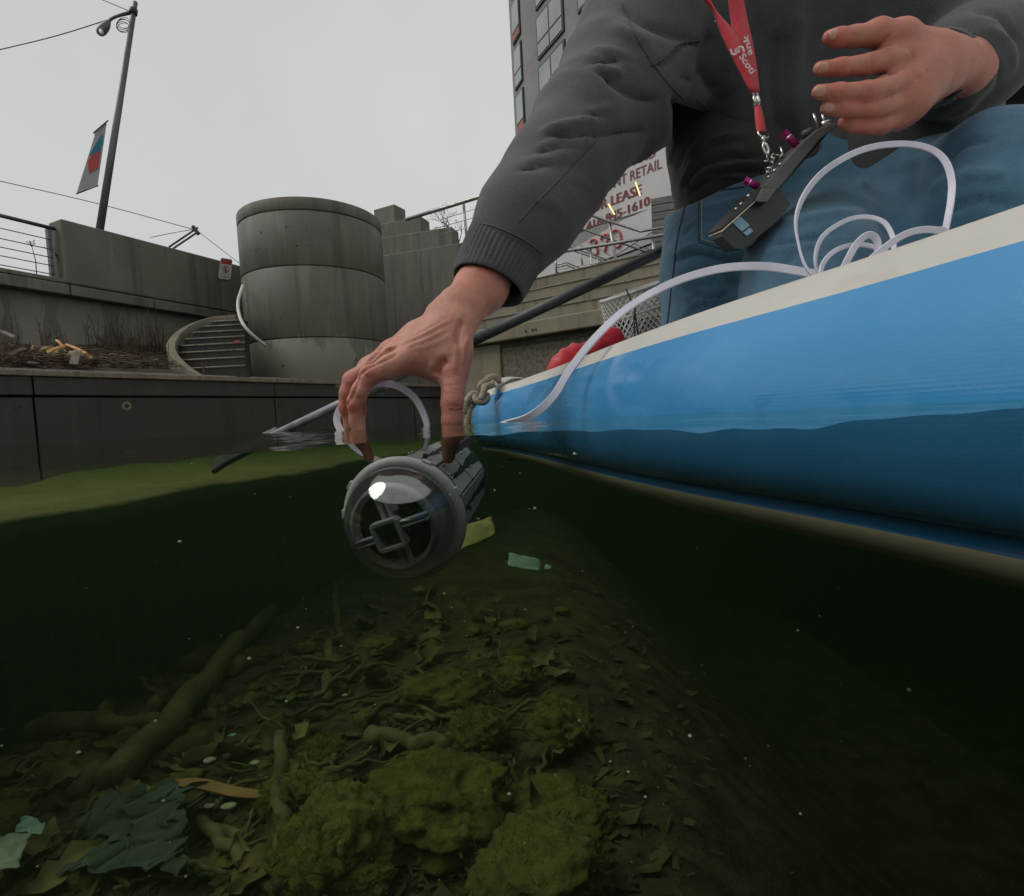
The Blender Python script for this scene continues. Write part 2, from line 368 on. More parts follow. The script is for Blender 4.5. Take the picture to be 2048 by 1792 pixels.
SIDING = mat('pale_siding', (0.36, 0.37, 0.38), (0.30, 0.31, 0.32), 2, 0.6)
INK = mat('fascia_ink', (0.16, 0.03, 0.025), (0.12, 0.025, 0.02), 3, 0.6)
INKR = mat('fascia_red', (0.50, 0.045, 0.06), None, rough=0.5)
def glass_far():
    n = NT('window_glass'); f = n.noise(0.35, 3, 0.5)
    n.pbsdf(n.mix(n.ramp(f, .3, .7), (0.20, 0.235, 0.225), (0.30, 0.335, 0.32)), 0.05, 0, None, IOR=2.1); MT['window_glass'] = n.m; return n.m  # pale base colour puts the reflected sky into the panes
WGLASS = glass_far()
def emit(name, c, s):
    n = NT(name); e = n.n('Emission'); e.inputs[0].default_value = (*c, 1); e.inputs[1].default_value = s; n.l(e.outputs[0], n.out.inputs['Surface']); return n.m
TUBE_L = emit('lit_tube', (1.0, 0.72, 0.30), 1.6)
LAMP_L = emit('lit_lamp', (1.0, 0.55, 0.18), 1.5)
# ---- water
def water_mats():
    n = NT('water_depth')                         # the lake water itself: green, murky
    a = n.n('VolumeAbsorption'); a.inputs['Color'].default_value = (0.48, 0.58, 0.42, 1); a.inputs['Density'].default_value = WABS
    s = n.n('VolumeScatter'); s.inputs['Color'].default_value = (0.55, 0.85, 0.50, 1); s.inputs['Density'].default_value = WSCA; s.inputs['Anisotropy'].default_value = 0.35
    ad = n.n('AddShader'); n.l(a.outputs[0], ad.inputs[0]); n.l(s.outputs[0], ad.inputs[1]); n.l(ad.outputs[0], n.out.inputs['Volume'])
    b = NT('water_skin')
    g = b.n('BsdfGlossy'); g.inputs['Roughness'].default_value = 0.04; g.inputs['Color'].default_value = (0.9, 0.93, 0.86, 1)
    nr = b.bump(b.noise(26, 3, 0.5, (1, .55, 1)), 0.11, 0.012); b.l(nr, g.inputs['Normal'])
    t = b.n('BsdfTransparent'); fr = b.n('Fresnel'); fr.inputs['IOR'].default_value = 1.33
    m = b.n('MixShader'); b.l(fr.outputs[0], m.inputs[0]); b.l(t.outputs[0], m.inputs[1]); b.l(g.outputs[0], m.inputs[2]); b.l(m.outputs[0], b.out.inputs['Surface'])
    return n.m, b.m
WABS, WSCA = 0.88, 0.040
WATER_V, WATER_S = water_mats()
# ---- things in the foreground
def skin_mat():
    n = NT('skin')
    a = n.noise(38, 5, 0.6); b = n.noise(9, 3, 0.5, loc=(4, 1, 2)); v = n.n('TexVoronoi', feature='DISTANCE_TO_EDGE'); v.inputs['Scale'].default_value = 620; n.l(n.vec((1, 1, 1)), v.inputs['Vector'])
    col = n.mix(n.ramp(a, .33, .68), (0.40, 0.165, 0.112), (0.54, 0.25, 0.178)); col = n.mix(n.math('MULTIPLY', n.ramp(b, .46, .66), .55), col, (0.47, 0.15, 0.105))
    nr = n.bump(n.ramp(v.outputs[0], 0, .12), 0.22, 0.0008); nr = n.bump(n.noise(150, 5, 0.65), 0.30, 0.002, nr)
    at_ = n.n('Attribute'); at_.attribute_name = 'flush'; col = n.mix(n.math('MULTIPLY', at_.outputs['Fac'], .62), col, (0.47, 0.115, 0.085))
    col = n.mix(n.math('MULTIPLY', n.ramp(n.noise(240, 2, .5, loc=(1, 5, 9)), .66, .74), .55), col, (0.16, 0.06, 0.04))
    n.pbsdf(col, n.ramp(a, .35, .65, .42, .58), 0, nr, Subsurface_Weight=0.10, Subsurface_Scale=0.008); return n.m
SKIN = skin_mat()
NAIL = mat('fingernail', (0.54, 0.275, 0.20), (0.50, 0.25, 0.18), 60, 0.36)
def cloth(name, c1, c2, sc, weave, rough=0.85, wear=None):
    n = NT(name); a = n.noise(sc, 6, 0.62); col = n.mix(n.ramp(a, .32, .7), c1, c2)
    if wear: col = n.mix(n.math('MULTIPLY', n.ramp(n.noise(sc * .45, 5, 0.55, loc=(2, 7, 1)), .48, .68), wear[1]), col, wear[0])
    f = n.noise(weave, 3, 0.6); col = n.mix(n.math('MULTIPLY', n.ramp(f, .35, .7), 0.35), col, tuple(min(1, x * 1.7) for x in c2))
    nr = n.bump(f, 0.35, 0.0012); nr = n.bump(n.noise(sc * 1.6, 4, 0.6, (1, 1, .7)), 0.25, 0.012, nr)
    n.pbsdf(col, rough, 0, nr, Sheen_Weight=0.15, Sheen_Roughness=0.5); MT[name] = n.m; return n.m
JACKET = cloth('jacket_cloth', (0.036, 0.041, 0.041), (0.064, 0.070, 0.068), 7, 520)
CUFFM = cloth('rib_knit', (0.038, 0.035, 0.037), (0.058, 0.053, 0.056), 30, 600)
SHIRT = cloth('shirt_cloth', (0.020, 0.019, 0.018), (0.036, 0.033, 0.031), 10, 500)
JEANS = cloth('denim', (0.018, 0.056, 0.100), (0.044, 0.122, 0.190), 7, 700, wear=((0.12, 0.25, 0.34), .6))
STITCH = mat('stitching', (0.028, 0.048, 0.075), None, rough=.9)
HAIR = mat('hair', (0.02, 0.015, 0.012), (0.04, 0.03, 0.024), 80, .6)
LANY = cloth('lanyard_ribbon', (0.46, 0.022, 0.035), (0.55, 0.03, 0.045), 20, 900, rough=0.55)
LPRINT = mat('lanyard_print', (0.72, 0.66, 0.66), (0.62, 0.55, 0.55), 300, 0.6)
CHROME = mat('chrome', (0.70, 0.68, 0.64), (0.45, 0.43, 0.40), 90, 0.22, 0.95)
PLASTK = mat('black_plastic', (0.018, 0.019, 0.021), (0.030, 0.031, 0.033), 12, 0.42, bump=.15, bsc=400, bdist=.0005)
PLASTG = mat('grey_printed_plastic', (0.075, 0.077, 0.075), (0.10, 0.10, 0.098), 14, 0.45, bump=.25, bsc=160, bdist=.0006, stretch=(1, 1, 6))
BRASSE = mat('pale_board_edge', (0.55, 0.48, 0.33), None, rough=.5)
MAGENTA = mat('magenta_anodised', (0.45, 0.012, 0.20), (0.30, 0.008, 0.14), 60, 0.3, 0.4)
STICK = mat('pale_sticker', (0.16, 0.30, 0.38), (0.22, 0.38, 0.46), 90, 0.5)
CABLE = mat('tether_sleeve', (0.62, 0.61, 0.70), (0.52, 0.51, 0.60), 16, 0.5, bump=.2, bsc=700, bdist=.0005)
def pvc(name, c1, c2, r1, r2, weave=0.10):
    n = NT(name); a = n.noise(5, 5, .6); col = n.mix(n.ramp(a, .3, .7), c1, c2)
    col = n.mix(n.math('MULTIPLY', n.ramp(n.noise(17, 6, .7, (1, 1, 2.2), (3, 3, 3)), .60, .74), .5), col, tuple(x * .6 for x in c1))
    v = n.n('TexVoronoi'); v.inputs['Scale'].default_value = 520; v.inputs['Randomness'].default_value = 0.0; n.l(n.vec(), v.inputs['Vector'])
    nr = n.bump(v.outputs[0], weave, 0.0006); nr = n.bump(n.noise(6, 3, .5, (1, 1, 1.8)), .35, .006, nr)
    rg = n.ramp(n.noise(7.5, 4, .65, (1, 1, 2.5), (9, 2, 4)), .46, .54, r1, r2)
    n.pbsdf(col, rg, 0, nr); MT[name] = n.m; return n.m
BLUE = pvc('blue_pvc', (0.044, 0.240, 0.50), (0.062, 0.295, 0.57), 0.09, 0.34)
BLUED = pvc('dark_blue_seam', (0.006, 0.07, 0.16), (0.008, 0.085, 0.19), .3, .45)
RAIL = pvc('pale_rail_band', (0.46, 0.445, 0.40), (0.56, 0.54, 0.49), .4, .6, .05)
CREAM = pvc('cream_keel_band', (0.50, 0.46, 0.31), (0.58, 0.54, 0.38), .4, .6, .05)
DECK = pvc('deck_pad', (0.40, 0.40, 0.38), (0.48, 0.48, 0.45), .6, .7)
ROPE = mat('braided_rope', (0.40, 0.34, 0.24), (0.24, 0.20, 0.14), 160, 0.85, bump=.8, bsc=240, bdist=.002)
NYLON = mat('red_nylon', (0.55, 0.015, 0.03), (0.42, 0.012, 0.025), 12, 0.45, bump=.3, bsc=40)
NETM = mat('grey_netting', (0.58, 0.59, 0.57), (0.42, 0.43, 0.42), 40, .6)
POLEM = mat('black_pole', (0.028, 0.030, 0.034), (0.05, 0.052, 0.055), 10, 0.38, r2=.55)
POLEA = mat('worn_aluminium', (0.42, 0.43, 0.45), (0.28, 0.29, 0.31), 30, .4, .7)
ROVG = mat('rov_grey', (0.76, 0.77, 0.79), (0.64, 0.65, 0.67), 14, 0.45, bump=.15, bsc=120, bdist=.0006)
ROVD = mat('rov_dark', (0.05, 0.055, 0.058), (0.035, 0.038, 0.04), 14, 0.5)
ROVL = mat('rov_frame', (0.82, 0.82, 0.85), (0.72, 0.72, 0.75), 20, .5, bump=.2, bsc=150, bdist=.0006, stretch=(1, 1, 5))
LENSK = mat('lens_black', (0.004, 0.004, 0.005), None, rough=.12)
def dome_mat():
    n = NT('acrylic_dome'); g = n.n('BsdfGlossy'); g.inputs['Roughness'].default_value = 0.02; t = n.n('BsdfTransparent'); t.inputs[0].default_value = (.93, .95, .95, 1)
    lw = n.n('LayerWeight'); lw.inputs[0].default_value = 0.22
    f = n.ramp(lw.outputs['Fresnel'], 0.0, 1.0, 0.34, 0.75)
    m = n.n('MixShader'); n.l(f, m.inputs[0]); n.l(t.outputs[0], m.inputs[1]); n.l(g.outputs[0], m.inputs[2]); n.l(m.outputs[0], n.out.inputs['Surface']); return n.m
DOME = dome_mat()
# ---- under water
BED = mat('lake_mud', (0.150, 0.130, 0.055), (0.065, 0.056, 0.026), 7, 0.95, bump=.8, bsc=40, bdist=.02)
def algae(name, c1, c2, c3, sc=7):
    n = NT(name); a = n.noise(sc, 6, .65); col = n.mix(n.ramp(a, .33, .66), c1, c2); col = n.mix(n.math('MULTIPLY', n.ramp(n.noise(sc * 2.7, 5, .7, loc=(4, 4, 1)), .5, .68), .7), col, c3)
    nr = n.bump(n.noise(sc * 7, 6, .7), .9, .02); n.pbsdf(col, .95, 0, nr); MT[name] = n.m; return n.m
ALGAE = algae('algae_rock', (0.20, 0.19, 0.045), (0.34, 0.31, 0.08), (0.085, 0.085, 0.028))
ALGAE2 = algae('algae_rock_green', (0.18, 0.19, 0.035), (0.33, 0.32, 0.065), (0.07, 0.075, 0.022), 9)
LEDGE = algae('algae_ledge_lit', (0.40, 0.365, 0.14), (0.50, 0.46, 0.20), (0.22, 0.21, 0.08), 5)  # algae on the shelf top, paler: light from above partly put into the colour
LEDGE_SHADE = algae('ledge_face_shade', (0.16, 0.165, 0.085), (0.095, 0.10, 0.055), (0.05, 0.055, 0.035), 4)  # darker twin for the shelf front, its shade partly put into the colour
SUNKW = mat('sunken_wood', (0.29, 0.235, 0.10), (0.13, 0.105, 0.05), 9, .9, bump=.6, bsc=40, bdist=.01)
SUNKO = mat('orange_slat', (0.62, 0.34, 0.13), (0.48, 0.26, 0.10), 12, .7)
LEAFM = mat('dead_leaf', (0.26, 0.20, 0.075), (0.11, 0.08, 0.034), 11, .9)
LEAFM2 = mat('dead_leaf_pale', (0.38, 0.33, 0.14), (0.22, 0.18, 0.08), 11, .9)
LITT = mat('litter_mud', (0.17, 0.14, 0.06), (0.08, 0.066, 0.03), 9, .95)
RAG = cloth('sunken_rag', (0.055, 0.072, 0.058), (0.10, 0.115, 0.082), 9, 300, wear=((0.10, 0.16, 0.22), .7))
MINT = mat('mint_plastic', (0.50, 0.72, 0.62), (0.40, 0.60, 0.52), 20, .5)
FOIL = mat('white_foil', (0.62, 0.66, 0.56), (0.46, 0.52, 0.43), 22, .35)
YELP = mat('yellow_sheet', (0.50, 0.46, 0.15), (0.40, 0.37, 0.12), 6, .6)
SHELL = mat('pale_shell', (0.62, 0.62, 0.45), (0.50, 0.50, 0.36), 40, .5)
# ================================================================== the setting: land, lake bed, water
# quay: coping edge 0.6 m above the water, running away to the right
QZ = 0.60
qa, qb = PZ(0, 738, QZ), PZ(690, 762, QZ)
qd = (qb - qa); qd.z = 0; qd.normalize(); qn = Vector((-qd.y, qd.x, 0))      # qn points to the land
def Q(t, s=0.0, z=0.0): v = qa + qd * t + qn * s; return Vector((v.x, v.y, z))
QL = (qb - qa).length
# lake bed
def bed_z(x, y): return -0.93
nx, ny = 230, 210
X, Y = np.meshgrid(np.linspace(-3.4, 2.6, nx), np.linspace(0.15, 5.6, ny), indexing='ij')
pts = np.stack([X.ravel(), Y.ravel(), np.zeros(nx * ny)], 1)
_s = np.clip((pts[:, 0] - .15) / 1.6, 0, 1); Zb = -0.93 - 1.1 * _s * _s * (3 - 2 * _s) + 0.055 * fbm(pts * 2.1, 5) + 0.02 * fbm(pts * 11 + 3, 3)  # drop to the right is added so deeper water darkens that side
edge = np.minimum.reduce([pts[:, 0] + 3.4, 2.6 - pts[:, 0], pts[:, 1] - 0.15, 5.6 - pts[:, 1]]); Zb = np.where(edge < 0.03, -2.45, Zb)
pts[:, 2] = Zb; BEDP = pts.copy()
fi = [(i * ny + j, (i + 1) * ny + j, (i + 1) * ny + j + 1, i * ny + j + 1) for i in range(nx - 1) for j in range(ny - 1)]
tag(obj('lake_bed', pts, fi, BED, smooth=True), kind='structure')
def bedh(x, y):
    i = min(max(int(round((x + 3.4) / 6.0 * (nx - 1))), 0), nx - 1); j = min(max(int(round((y - 0.15) / 5.45 * (ny - 1))), 0), ny - 1)
    return float(BEDP[i * ny + j, 2])
tag(obj('ground', [(-300, -300, -2.4), (300, -300, -2.4), (300, 600, -2.4), (-300, 600, -2.4)], [(0, 1, 2, 3)], BED), kind='structure')
# water: the body is one clear green volume, the skin a rippled sheet that stops where the lens port parts it
o = obj('water', *hexa([Vector(p) for p in ((-26, -22, -2.39), (26, -22, -2.39), (26, 30, -2.39), (-26, 30, -2.39), (-26, -22, -.0004), (26, -22, -.0004), (26, 30, -.0004), (-26, 30, -.0004))]), WATER_V)
tag(o, kind='structure')
na, nr_ = 360, 70
ang = np.linspace(-math.pi, math.pi, na, endpoint=False); Vw = []
def rim(a):
    px = 1024 + F * math.tan(a) if abs(a) < 1.2 else (4000 if a > 0 else -2000)
    key = [(-2000, .045), (0, .052), (250, .064), (480, .075), (640, .088), (760, .098), (900, .098), (1100, .092), (1250, .078), (1400, .068), (1600, .066), (1750, .085), (1900, .11), (2100, .12), (4000, .12)]
    for (x0, r0), (x1, r1) in zip(key, key[1:]):
        if x0 <= px <= x1: return r0 + (r1 - r0) * (px - x0) / (x1 - x0)
    return .12
for a in ang:
    r0 = rim(a) * (1 + 0.12 * math.sin(a * 23) * math.sin(a * 13 + 1) + .05 * math.sin(a * 71))
    for k in range(nr_):
        r = r0 * (40.0 / r0) ** (k / (nr_ - 1)); Vw.append((math.sin(a) * r, math.cos(a) * r, 0.0))
Vw = np.array(Vw); rad = np.linalg.norm(Vw[:, :2], axis=1)
Vw[:, 2] = 0.0012 * gnoise(Vw * np.array([11, 7, 1.0]) + 2) * np.clip(rad / .25, .5, 1) + 0.0022 * gnoise(Vw * np.array([2.2, 1.3, 1]) + 9) * np.clip(rad - .3, 0, 1)
fw = [(i * nr_ + k, ((i + 1) % na) * nr_ + k, ((i + 1) % na) * nr_ + k + 1, i * nr_ + k + 1) for i in range(na) for k in range(nr_ - 1)]
tag(obj('water_surface', Vw, fw, WATER_S, smooth=True), kind='structure')

# ================================================================== quay wall and submerged footing
qw = thing('quay_wall', 'dark wet concrete quay wall rising from the water below the driftwood bank', 'wall', loc=Q(QL * .4, 0, 0))
T0, T1 = -2.5, QL + 5.5
seg = [T0, 0.2, 2.35, 4.6, T1]
for k, (a, b) in enumerate(zip(seg, seg[1:])):                      # cast bays with open joints
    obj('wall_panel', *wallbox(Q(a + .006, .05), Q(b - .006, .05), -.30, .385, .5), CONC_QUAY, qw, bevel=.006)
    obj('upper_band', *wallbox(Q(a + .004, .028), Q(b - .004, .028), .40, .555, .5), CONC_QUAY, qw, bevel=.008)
g = G(); n_ = 90
top = []; bot = []
for k in range(n_):                                                 # coping with a chipped nose
    t = T0 + (T1 - T0) * k / (n_ - 1); j = .008 * random.uniform(-1, 1); jz = .004 * random.uniform(-1, 1)
    top.append((Q(t, -.012 + j, QZ + jz), Q(t, .34, QZ + .002))); bot.append((Q(t, -.006 + j, .556), Q(t, .34, .556)))
V = []; Fc = []
for k in range(n_): V += [bot[k][0], bot[k][1], top[k][1], top[k][0]]
for k in range(n_ - 1):
    for j in range(4): Fc.append((4 * k + j, 4 * k + (j + 1) % 4, 4 * k + 4 + (j + 1) % 4, 4 * k + 4 + j))
obj('coping', V, Fc, COPE, qw, bevel=.006)
V, Fc = tube([Q(T0, .36, QZ + .022), Q(QL * .96, .36, QZ + .022)], .5, flat=(.09, .05), up=(0, 0, 1))
obj('back_kerb', V, Fc, COPE, qw, bevel=.01)
for (x, y, r) in ((253, 812, 7), (38, 815, 6), (400, 803, 4), (560, 810, 3.5)):   # form-tie holes
    c = onplane(x, y, Q(0, .05), qn); rr = r * (c - CO).length / F
    V, Fc = lathe([(rr, -.004), (rr, .006), (rr * .55, .006), (rr * .5, -.004)], c, -qn, 16); obj('tie_hole', V, Fc, COPE if r == 7 else BLACKM, qw)
# submerged footing: algae-covered shelf with a broken front edge
FZ = -.205
e0, e1 = PZ(0, 1038, FZ), PZ(690, 925, FZ); ed = (e1 - e0); ed.z = 0; el = ed.length; ed.normalize(); en = Vector((-ed.y, ed.x, 0))
ft = thing('submerged_footing', 'algae covered concrete footing shelf under water along the quay with broken front edge', 'footing', loc=(e0.x, e0.y, -1.0))
N = 320; V = []; Fc = []; ts = np.linspace(-2.2, el + 5, N)
wig = 0.16 * fbm(np.stack([ts * 1.9, ts * 0, ts * 0 + 4], 1), 5) + .06 * np.abs(gnoise(np.stack([ts * 9, ts * 0, ts * 0], 1))) + .03 * gnoise(np.stack([ts * 23, ts * 0, ts * 0], 1))
for k, t in enumerate(ts):
    p = e0 + ed * t + en * (wig[k] - .03); q0 = Q((p - qa).dot(qd), .2)
    rows = [(p + en * .10, -2.4), (p + en * .12, FZ - .13), (p + en * .02, FZ - .085 + .02 * wig[k]), (p, FZ - .012 + .03 * min(0, wig[k])), (p + en * .006, FZ)]
    rows += [(p.lerp(q0, s), FZ + .02 * gnoise([[t * 5, s * 6, 1.5]])[0] + .012 * s) for s in (.12, .3, .55, .8, 1)]
    V += [Vector((a.x, a.y, z)) for a, z in rows]
m = 10
for k in range(N - 1):
    for j in range(m - 1): Fc.append((k * m + j, (k + 1) * m + j, (k + 1) * m + j + 1, k * m + j + 1))
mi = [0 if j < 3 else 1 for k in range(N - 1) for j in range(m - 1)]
obj('shelf', V, Fc, None, ft, True, mats=[LEDGE_SHADE, LEDGE], mi=mi)

# ================================================================== land behind the quay
L0, L1 = Q(-60, .30, .54), Q(60, .30, .54)
tag(obj('land', [L0, L1, L1 + qn * 200, L0 + qn * 200], [(0, 1, 2, 3)], SOIL), kind='structure')
# retaining wall plan line (inverse depth is linear in x)
WS = 1.2
def dW(x): return WS / (.2145 - .000139 * x)
def PW(x, off=0.0):
    p = P(x, hor(x), dW(x)); return Vector((p.x, p.y, 0))
wa, wb = PW(-160), PW(530); wd = (wb - wa).normalized(); wn = Vector((-wd.y, wd.x, 0))
# sloped bank of soil
V = []; Fc = []; nu, nv = 70, 12
for i in range(nu):
    for j in range(nv):
        u, v = i / (nu - 1), j / (nv - 1)
        a = Q(-2.4 + (QL * .88 + 2.4) * u, .38); b = wa - wn * .0 + wd * (-.5 + ((wb - wa).length + .3) * u)
        p = a.lerp(b, v); z = .585 + .47 * v ** .8 + .05 * fbm([[p.x * 2.5, p.y * 2.5, 0]], 4)[0] * min(1, v * 5)
        V.append((p.x, p.y, z))
for i in range(nu - 1):
    for j in range(nv - 1): Fc.append((i * nv + j, (i + 1) * nv + j, (i + 1) * nv + j + 1, i * nv + j + 1))
tag(obj('bank', V, Fc, SOIL, smooth=True), kind='structure')
def bankp(x, y):                                                     # a pixel on the bank
    best = None
    for k in range(60):
        d = 3.4 + k * .075; p = P(x, y, d); s = (p - qa).dot(qn); q = (p - wa).dot(wn)
        if s < .42: continue
        v = s / max(s - q, .01) if q < 0 else 1
        z = .585 + .47 * min(max(v, 0), 1) ** .8
        if q >= -.05 or p.z <= z + .03: return p, d
    return p, d
rw = thing('retaining_wall', 'long grey concrete retaining wall with overhanging kerb behind the driftwood bank', 'wall', loc=wa)
obj('lower_wall', *wallbox(wa + wn * .13, wb + wn * .13, .4, 1.40 * WS, .3), CONC_LOW, rw)
for a, b in ((-160, 168), (168, 330), (330, 545)):
    obj('kerb_beam', *wallbox(PW(a) + wd * .004 - wn * .02, PW(b) - wd * .004 - wn * .02, 1.375 * WS, 1.475 * WS, .5), CONC, rw, bevel=.012)
obj('kerb_cap', *wallbox(PW(-160) + wn * .01, PW(164) + wn * .01, 1.487 * WS, 1.525 * WS, .42), CONC, rw, bevel=.008)
obj('parapet', *wallbox(PW(163) + wn * .0, PW(545), 1.487 * WS, 2.08 * WS, .26), CONC, rw, bevel=.018)
for x in (60, 140, 260):                                             # broad damp stains cast as thin render patches
    a, b = PW(x - 18) + wn * .126, PW(x + 14) + wn * .126
    zt = 1.37 * WS; nn = 14; L = []
    for k in range(nn): L.append(a + Vector((0, 0, zt - (zt - .7) * k / (nn - 1))) + wd * (random.uniform(-.012, .012) + .03 * math.sin(k * .7)))
    for k in range(nn): L.append(b + Vector((0, 0, .7 + (zt - .7) * k / (nn - 1))) + wd * (random.uniform(-.012, .012) + .03 * math.sin(k * .9 + 2)))
    obj('render_patch', *prism(L, wn * .02), CONC, rw)
# railing on the kerb at the far left
rl = thing('cable_railing', 'steel cable railing with dark top rail beside the end of the concrete parapet', 'railing', loc=PW(60))
rp = lambda x, z: PW(x) + wn * .12 + Vector((0, 0, z * WS))
obj('top_rail', *tube([rp(-160, 2.0), rp(161, 2.0)], .021, 12), STEEL_D, rl, True)
for z in (1.89, 1.80, 1.725, 1.65, 1.57): obj('cable', *tube([rp(-160, z), rp(152, z)], .0055, 6), STEEL_D, rl, True)
obj('post', *wallbox(rp(147, 0), rp(152, 0), 1.52 * WS, 1.99 * WS, .05), STEEL_D, rl); obj('post', *wallbox(rp(154, 0), rp(157, 0), 1.52 * WS, 1.99 * WS, .05), STEEL, rl)
# no trespassing sign
sg = thing('warning_sign', 'small white sign with red header and barred walking figure on the parapet', 'sign', loc=PW(452))
def SP(x, y): return onplane(x, y, PW(452) - wn * .012, wn)
c = [SP(437, 557), SP(461, 560), SP(464.5, 520.5), SP(441.5, 515)]
ex = (c[1] - c[0]).normalized(); ey = (c[3] - c[0]).normalized(); sw, sh = (c[1] - c[0]).length, (c[3] - c[0]).length
def sp2(u, v, l=0.0): return c[0] + ex * (u * sw) + ey * (v * sh) - wn * l
obj('plate', *prism([sp2(u, v) for u, v in ((.1, 0), (.9, 0), (1, .07), (1, .93), (.9, 1), (.1, 1), (0, .93), (0, .07))], wn * .008), SIGNW, sg)
obj('header', *prism([sp2(.05, .72, .001), sp2(.95, .72, .001), sp2(.95, .96, .001), sp2(.05, .96, .001)], -wn * .001), SIGNR, sg)
g = G(); cc = sp2(.5, .48, .002)
ring = [cc + ex * (math.cos(t) * sw * .25) + ey * (math.sin(t) * sw * .25 ) for t in np.linspace(0, 2 * math.pi, 25)]
g.add(*tube(ring, .0042, 6)); g.add(*tube([cc + ex * (-sw * .17) + ey * (sw * .17), cc + ex * (sw * .17) - ey * (sw * .17)], .0036, 6)); g.build('prohibition_ring', SIGNR, sg)
g = G(); g.add(*tube([cc + ey * sw * .13, cc + ey * sw * .10], .006, 8)); g.add(*tube([cc + ey * sw * .08, cc - ey * sw * .05], .0065, 8))
g.add(*tube([cc - ey * sw * .04, cc - ey * sw * .18 - ex * sw * .06], .004, 6)); g.add(*tube([cc - ey * sw * .04, cc - ey * sw * .18 + ex * sw * .05], .004, 6)); g.build('walking_figure', SIGNK, sg)
letters('RESTRICTED', sp2(.12, .85, .003), sp2(.88, .85, .003), sh * .07, ey, SIGNW, sg, lift=-.001)
letters('AREA', sp2(.3, .755, .003), sp2(.7, .755, .003), sh * .07, ey, SIGNW, sg, lift=-.001)
letters('NO', sp2(.42, .17, .002), sp2(.58, .17, .002), sh * .06, ey, SIGNK, sg, lift=-.001)
letters('TRESPASSING', sp2(.13, .08, .002), sp2(.87, .08, .002), sh * .06, ey, SIGNK, sg, lift=-.001)

# ================================================================== concrete drum, spiral steps, stepped wall
dc = P(652, hor(652), 7.8); DC = Vector((dc.x, dc.y, 0)); DR = .945; DH = 2.86
dr = thing('concrete_drum', 'big round concrete drum tower with ring joints, white hose hanging on its side', 'tower', loc=DC + Vector((0, 0, .5)))
zs = [.50, 1.15, 2.03, 2.70, DH]
for a, b in zip(zs, zs[1:]):
    pr = [(DR - .03, a + .004), (DR - .006, a + .005), (DR, a + .013), (DR, b - .013), (DR - .006, b - .005), (DR - .03, b - .004)]
    V, Fc = lathe(pr, DC, (0, 0, 1), 96); obj('drum_ring', V, Fc, CONC_CYL, dr, True)
    obj('joint', *lathe([(DR - .03, b - .006), (DR - .03, b + .006)], DC, (0, 0, 1), 64), BLACKM, dr, True)
random.seed(3)
to_cam = (Vector((0, 0, 0)) - DC).normalized(); side = Vector((to_cam.y, -to_cam.x, 0))
for k in range(34):                                                  # tie holes and blow holes
    a = random.uniform(-1.3, 1.3); z = random.choice([.85, 1.35, 1.7, 2.25, 2.5]) + random.uniform(-.05, .05); dv = to_cam * math.cos(a) - side * math.sin(a); rr = random.choice([.007, .009, .014])
    obj('blow_hole', *lathe([(rr, -.01), (rr, .0025), (rr * .4, .0025)], DC + dv * DR + Vector((0, 0, z)), dv, 8), BLACKM, dr)
hp = [P(486, 571, 6.9), P(476, 606, 6.72), P(482, 640, 6.55), P(500, 665, 6.5), P(531, 691, 6.7)]
hose = obj('hose', *tube(spl(hp, 30), .020, 10), WHITEPIPE, None, True); tag(hose, 'white plastic hose curving down the side of the round concrete drum', 'hose')
# steps winding up between a curved kerb and the drum
st = thing('spiral_steps', 'narrow concrete steps winding up beside the round drum', 'steps', loc=PV(430, 745, 6.2))
rows = [(735.5, 388, 490, 6.2), (719, 372, 490, 6.28), (704.5, 364, 490, 6.36), (691, 368, 490, 6.44), (678, 380, 490, 6.52), (665.5, 398, 490, 6.6), (654, 420, 490, 6.68), (645, 436, 490, 6.76)]
zprev = .58
for (y, xl, xr, d) in rows:
    a, b = PV(xl - 6, y + 1, d), PV(xr + 4, y - 2, d); z1 = (a.z + b.z) / 2
    dr_ = (b - a); dr_.z = 0; nb = Vector((-dr_.y, dr_.x, 0)).normalized()
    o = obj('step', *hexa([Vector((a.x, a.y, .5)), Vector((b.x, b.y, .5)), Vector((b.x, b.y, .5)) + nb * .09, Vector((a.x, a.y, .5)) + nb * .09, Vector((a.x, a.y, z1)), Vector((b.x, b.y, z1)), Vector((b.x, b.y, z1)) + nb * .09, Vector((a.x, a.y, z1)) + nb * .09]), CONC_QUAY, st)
    obj('nosing', *tube([Vector((a.x, a.y, z1 - .002)) - nb * .004, Vector((b.x, b.y, z1 - .002)) - nb * .004], .011, 8), COPE, st, True)
    zprev = z1
kp = [(407, 752, 6.02), (378, 733, 6.06), (356, 713, 6.14), (347, 694, 6.28), (355, 676, 6.44), (375, 658, 6.62), (402, 645, 6.78), (430, 638, 6.9), (480, 634, 6.96)]
kk = spl([PV(*q) for q in kp], 40); V = []; Fc = []
for i, p in enumerate(kk):
    t = kk[min(i + 1, 39)] - kk[max(i - 1, 0)]; nb = Vector((-t[1], t[0], 0)).normalized() * .045; p = Vector(p)
    zk = .5 if i < 14 else max(.5, p.z - .10); V += [Vector((p.x, p.y, zk)) - nb, Vector((p.x, p.y, zk)) + nb, p + nb, p - nb]
for i in range(39):
    for j in range(4): Fc.append((4 * i + j, 4 * i + (j + 1) % 4, 4 * i + 4 + (j + 1) % 4, 4 * i + 4 + j))
Fc += [(3, 2, 1, 0), (156, 157, 158, 159)]
ck = obj('curved_kerb', V, Fc, CONC_STEP, None, True, bevel=.01); tag(ck, 'pale curved concrete kerb wall edging the winding steps', 'kerb')
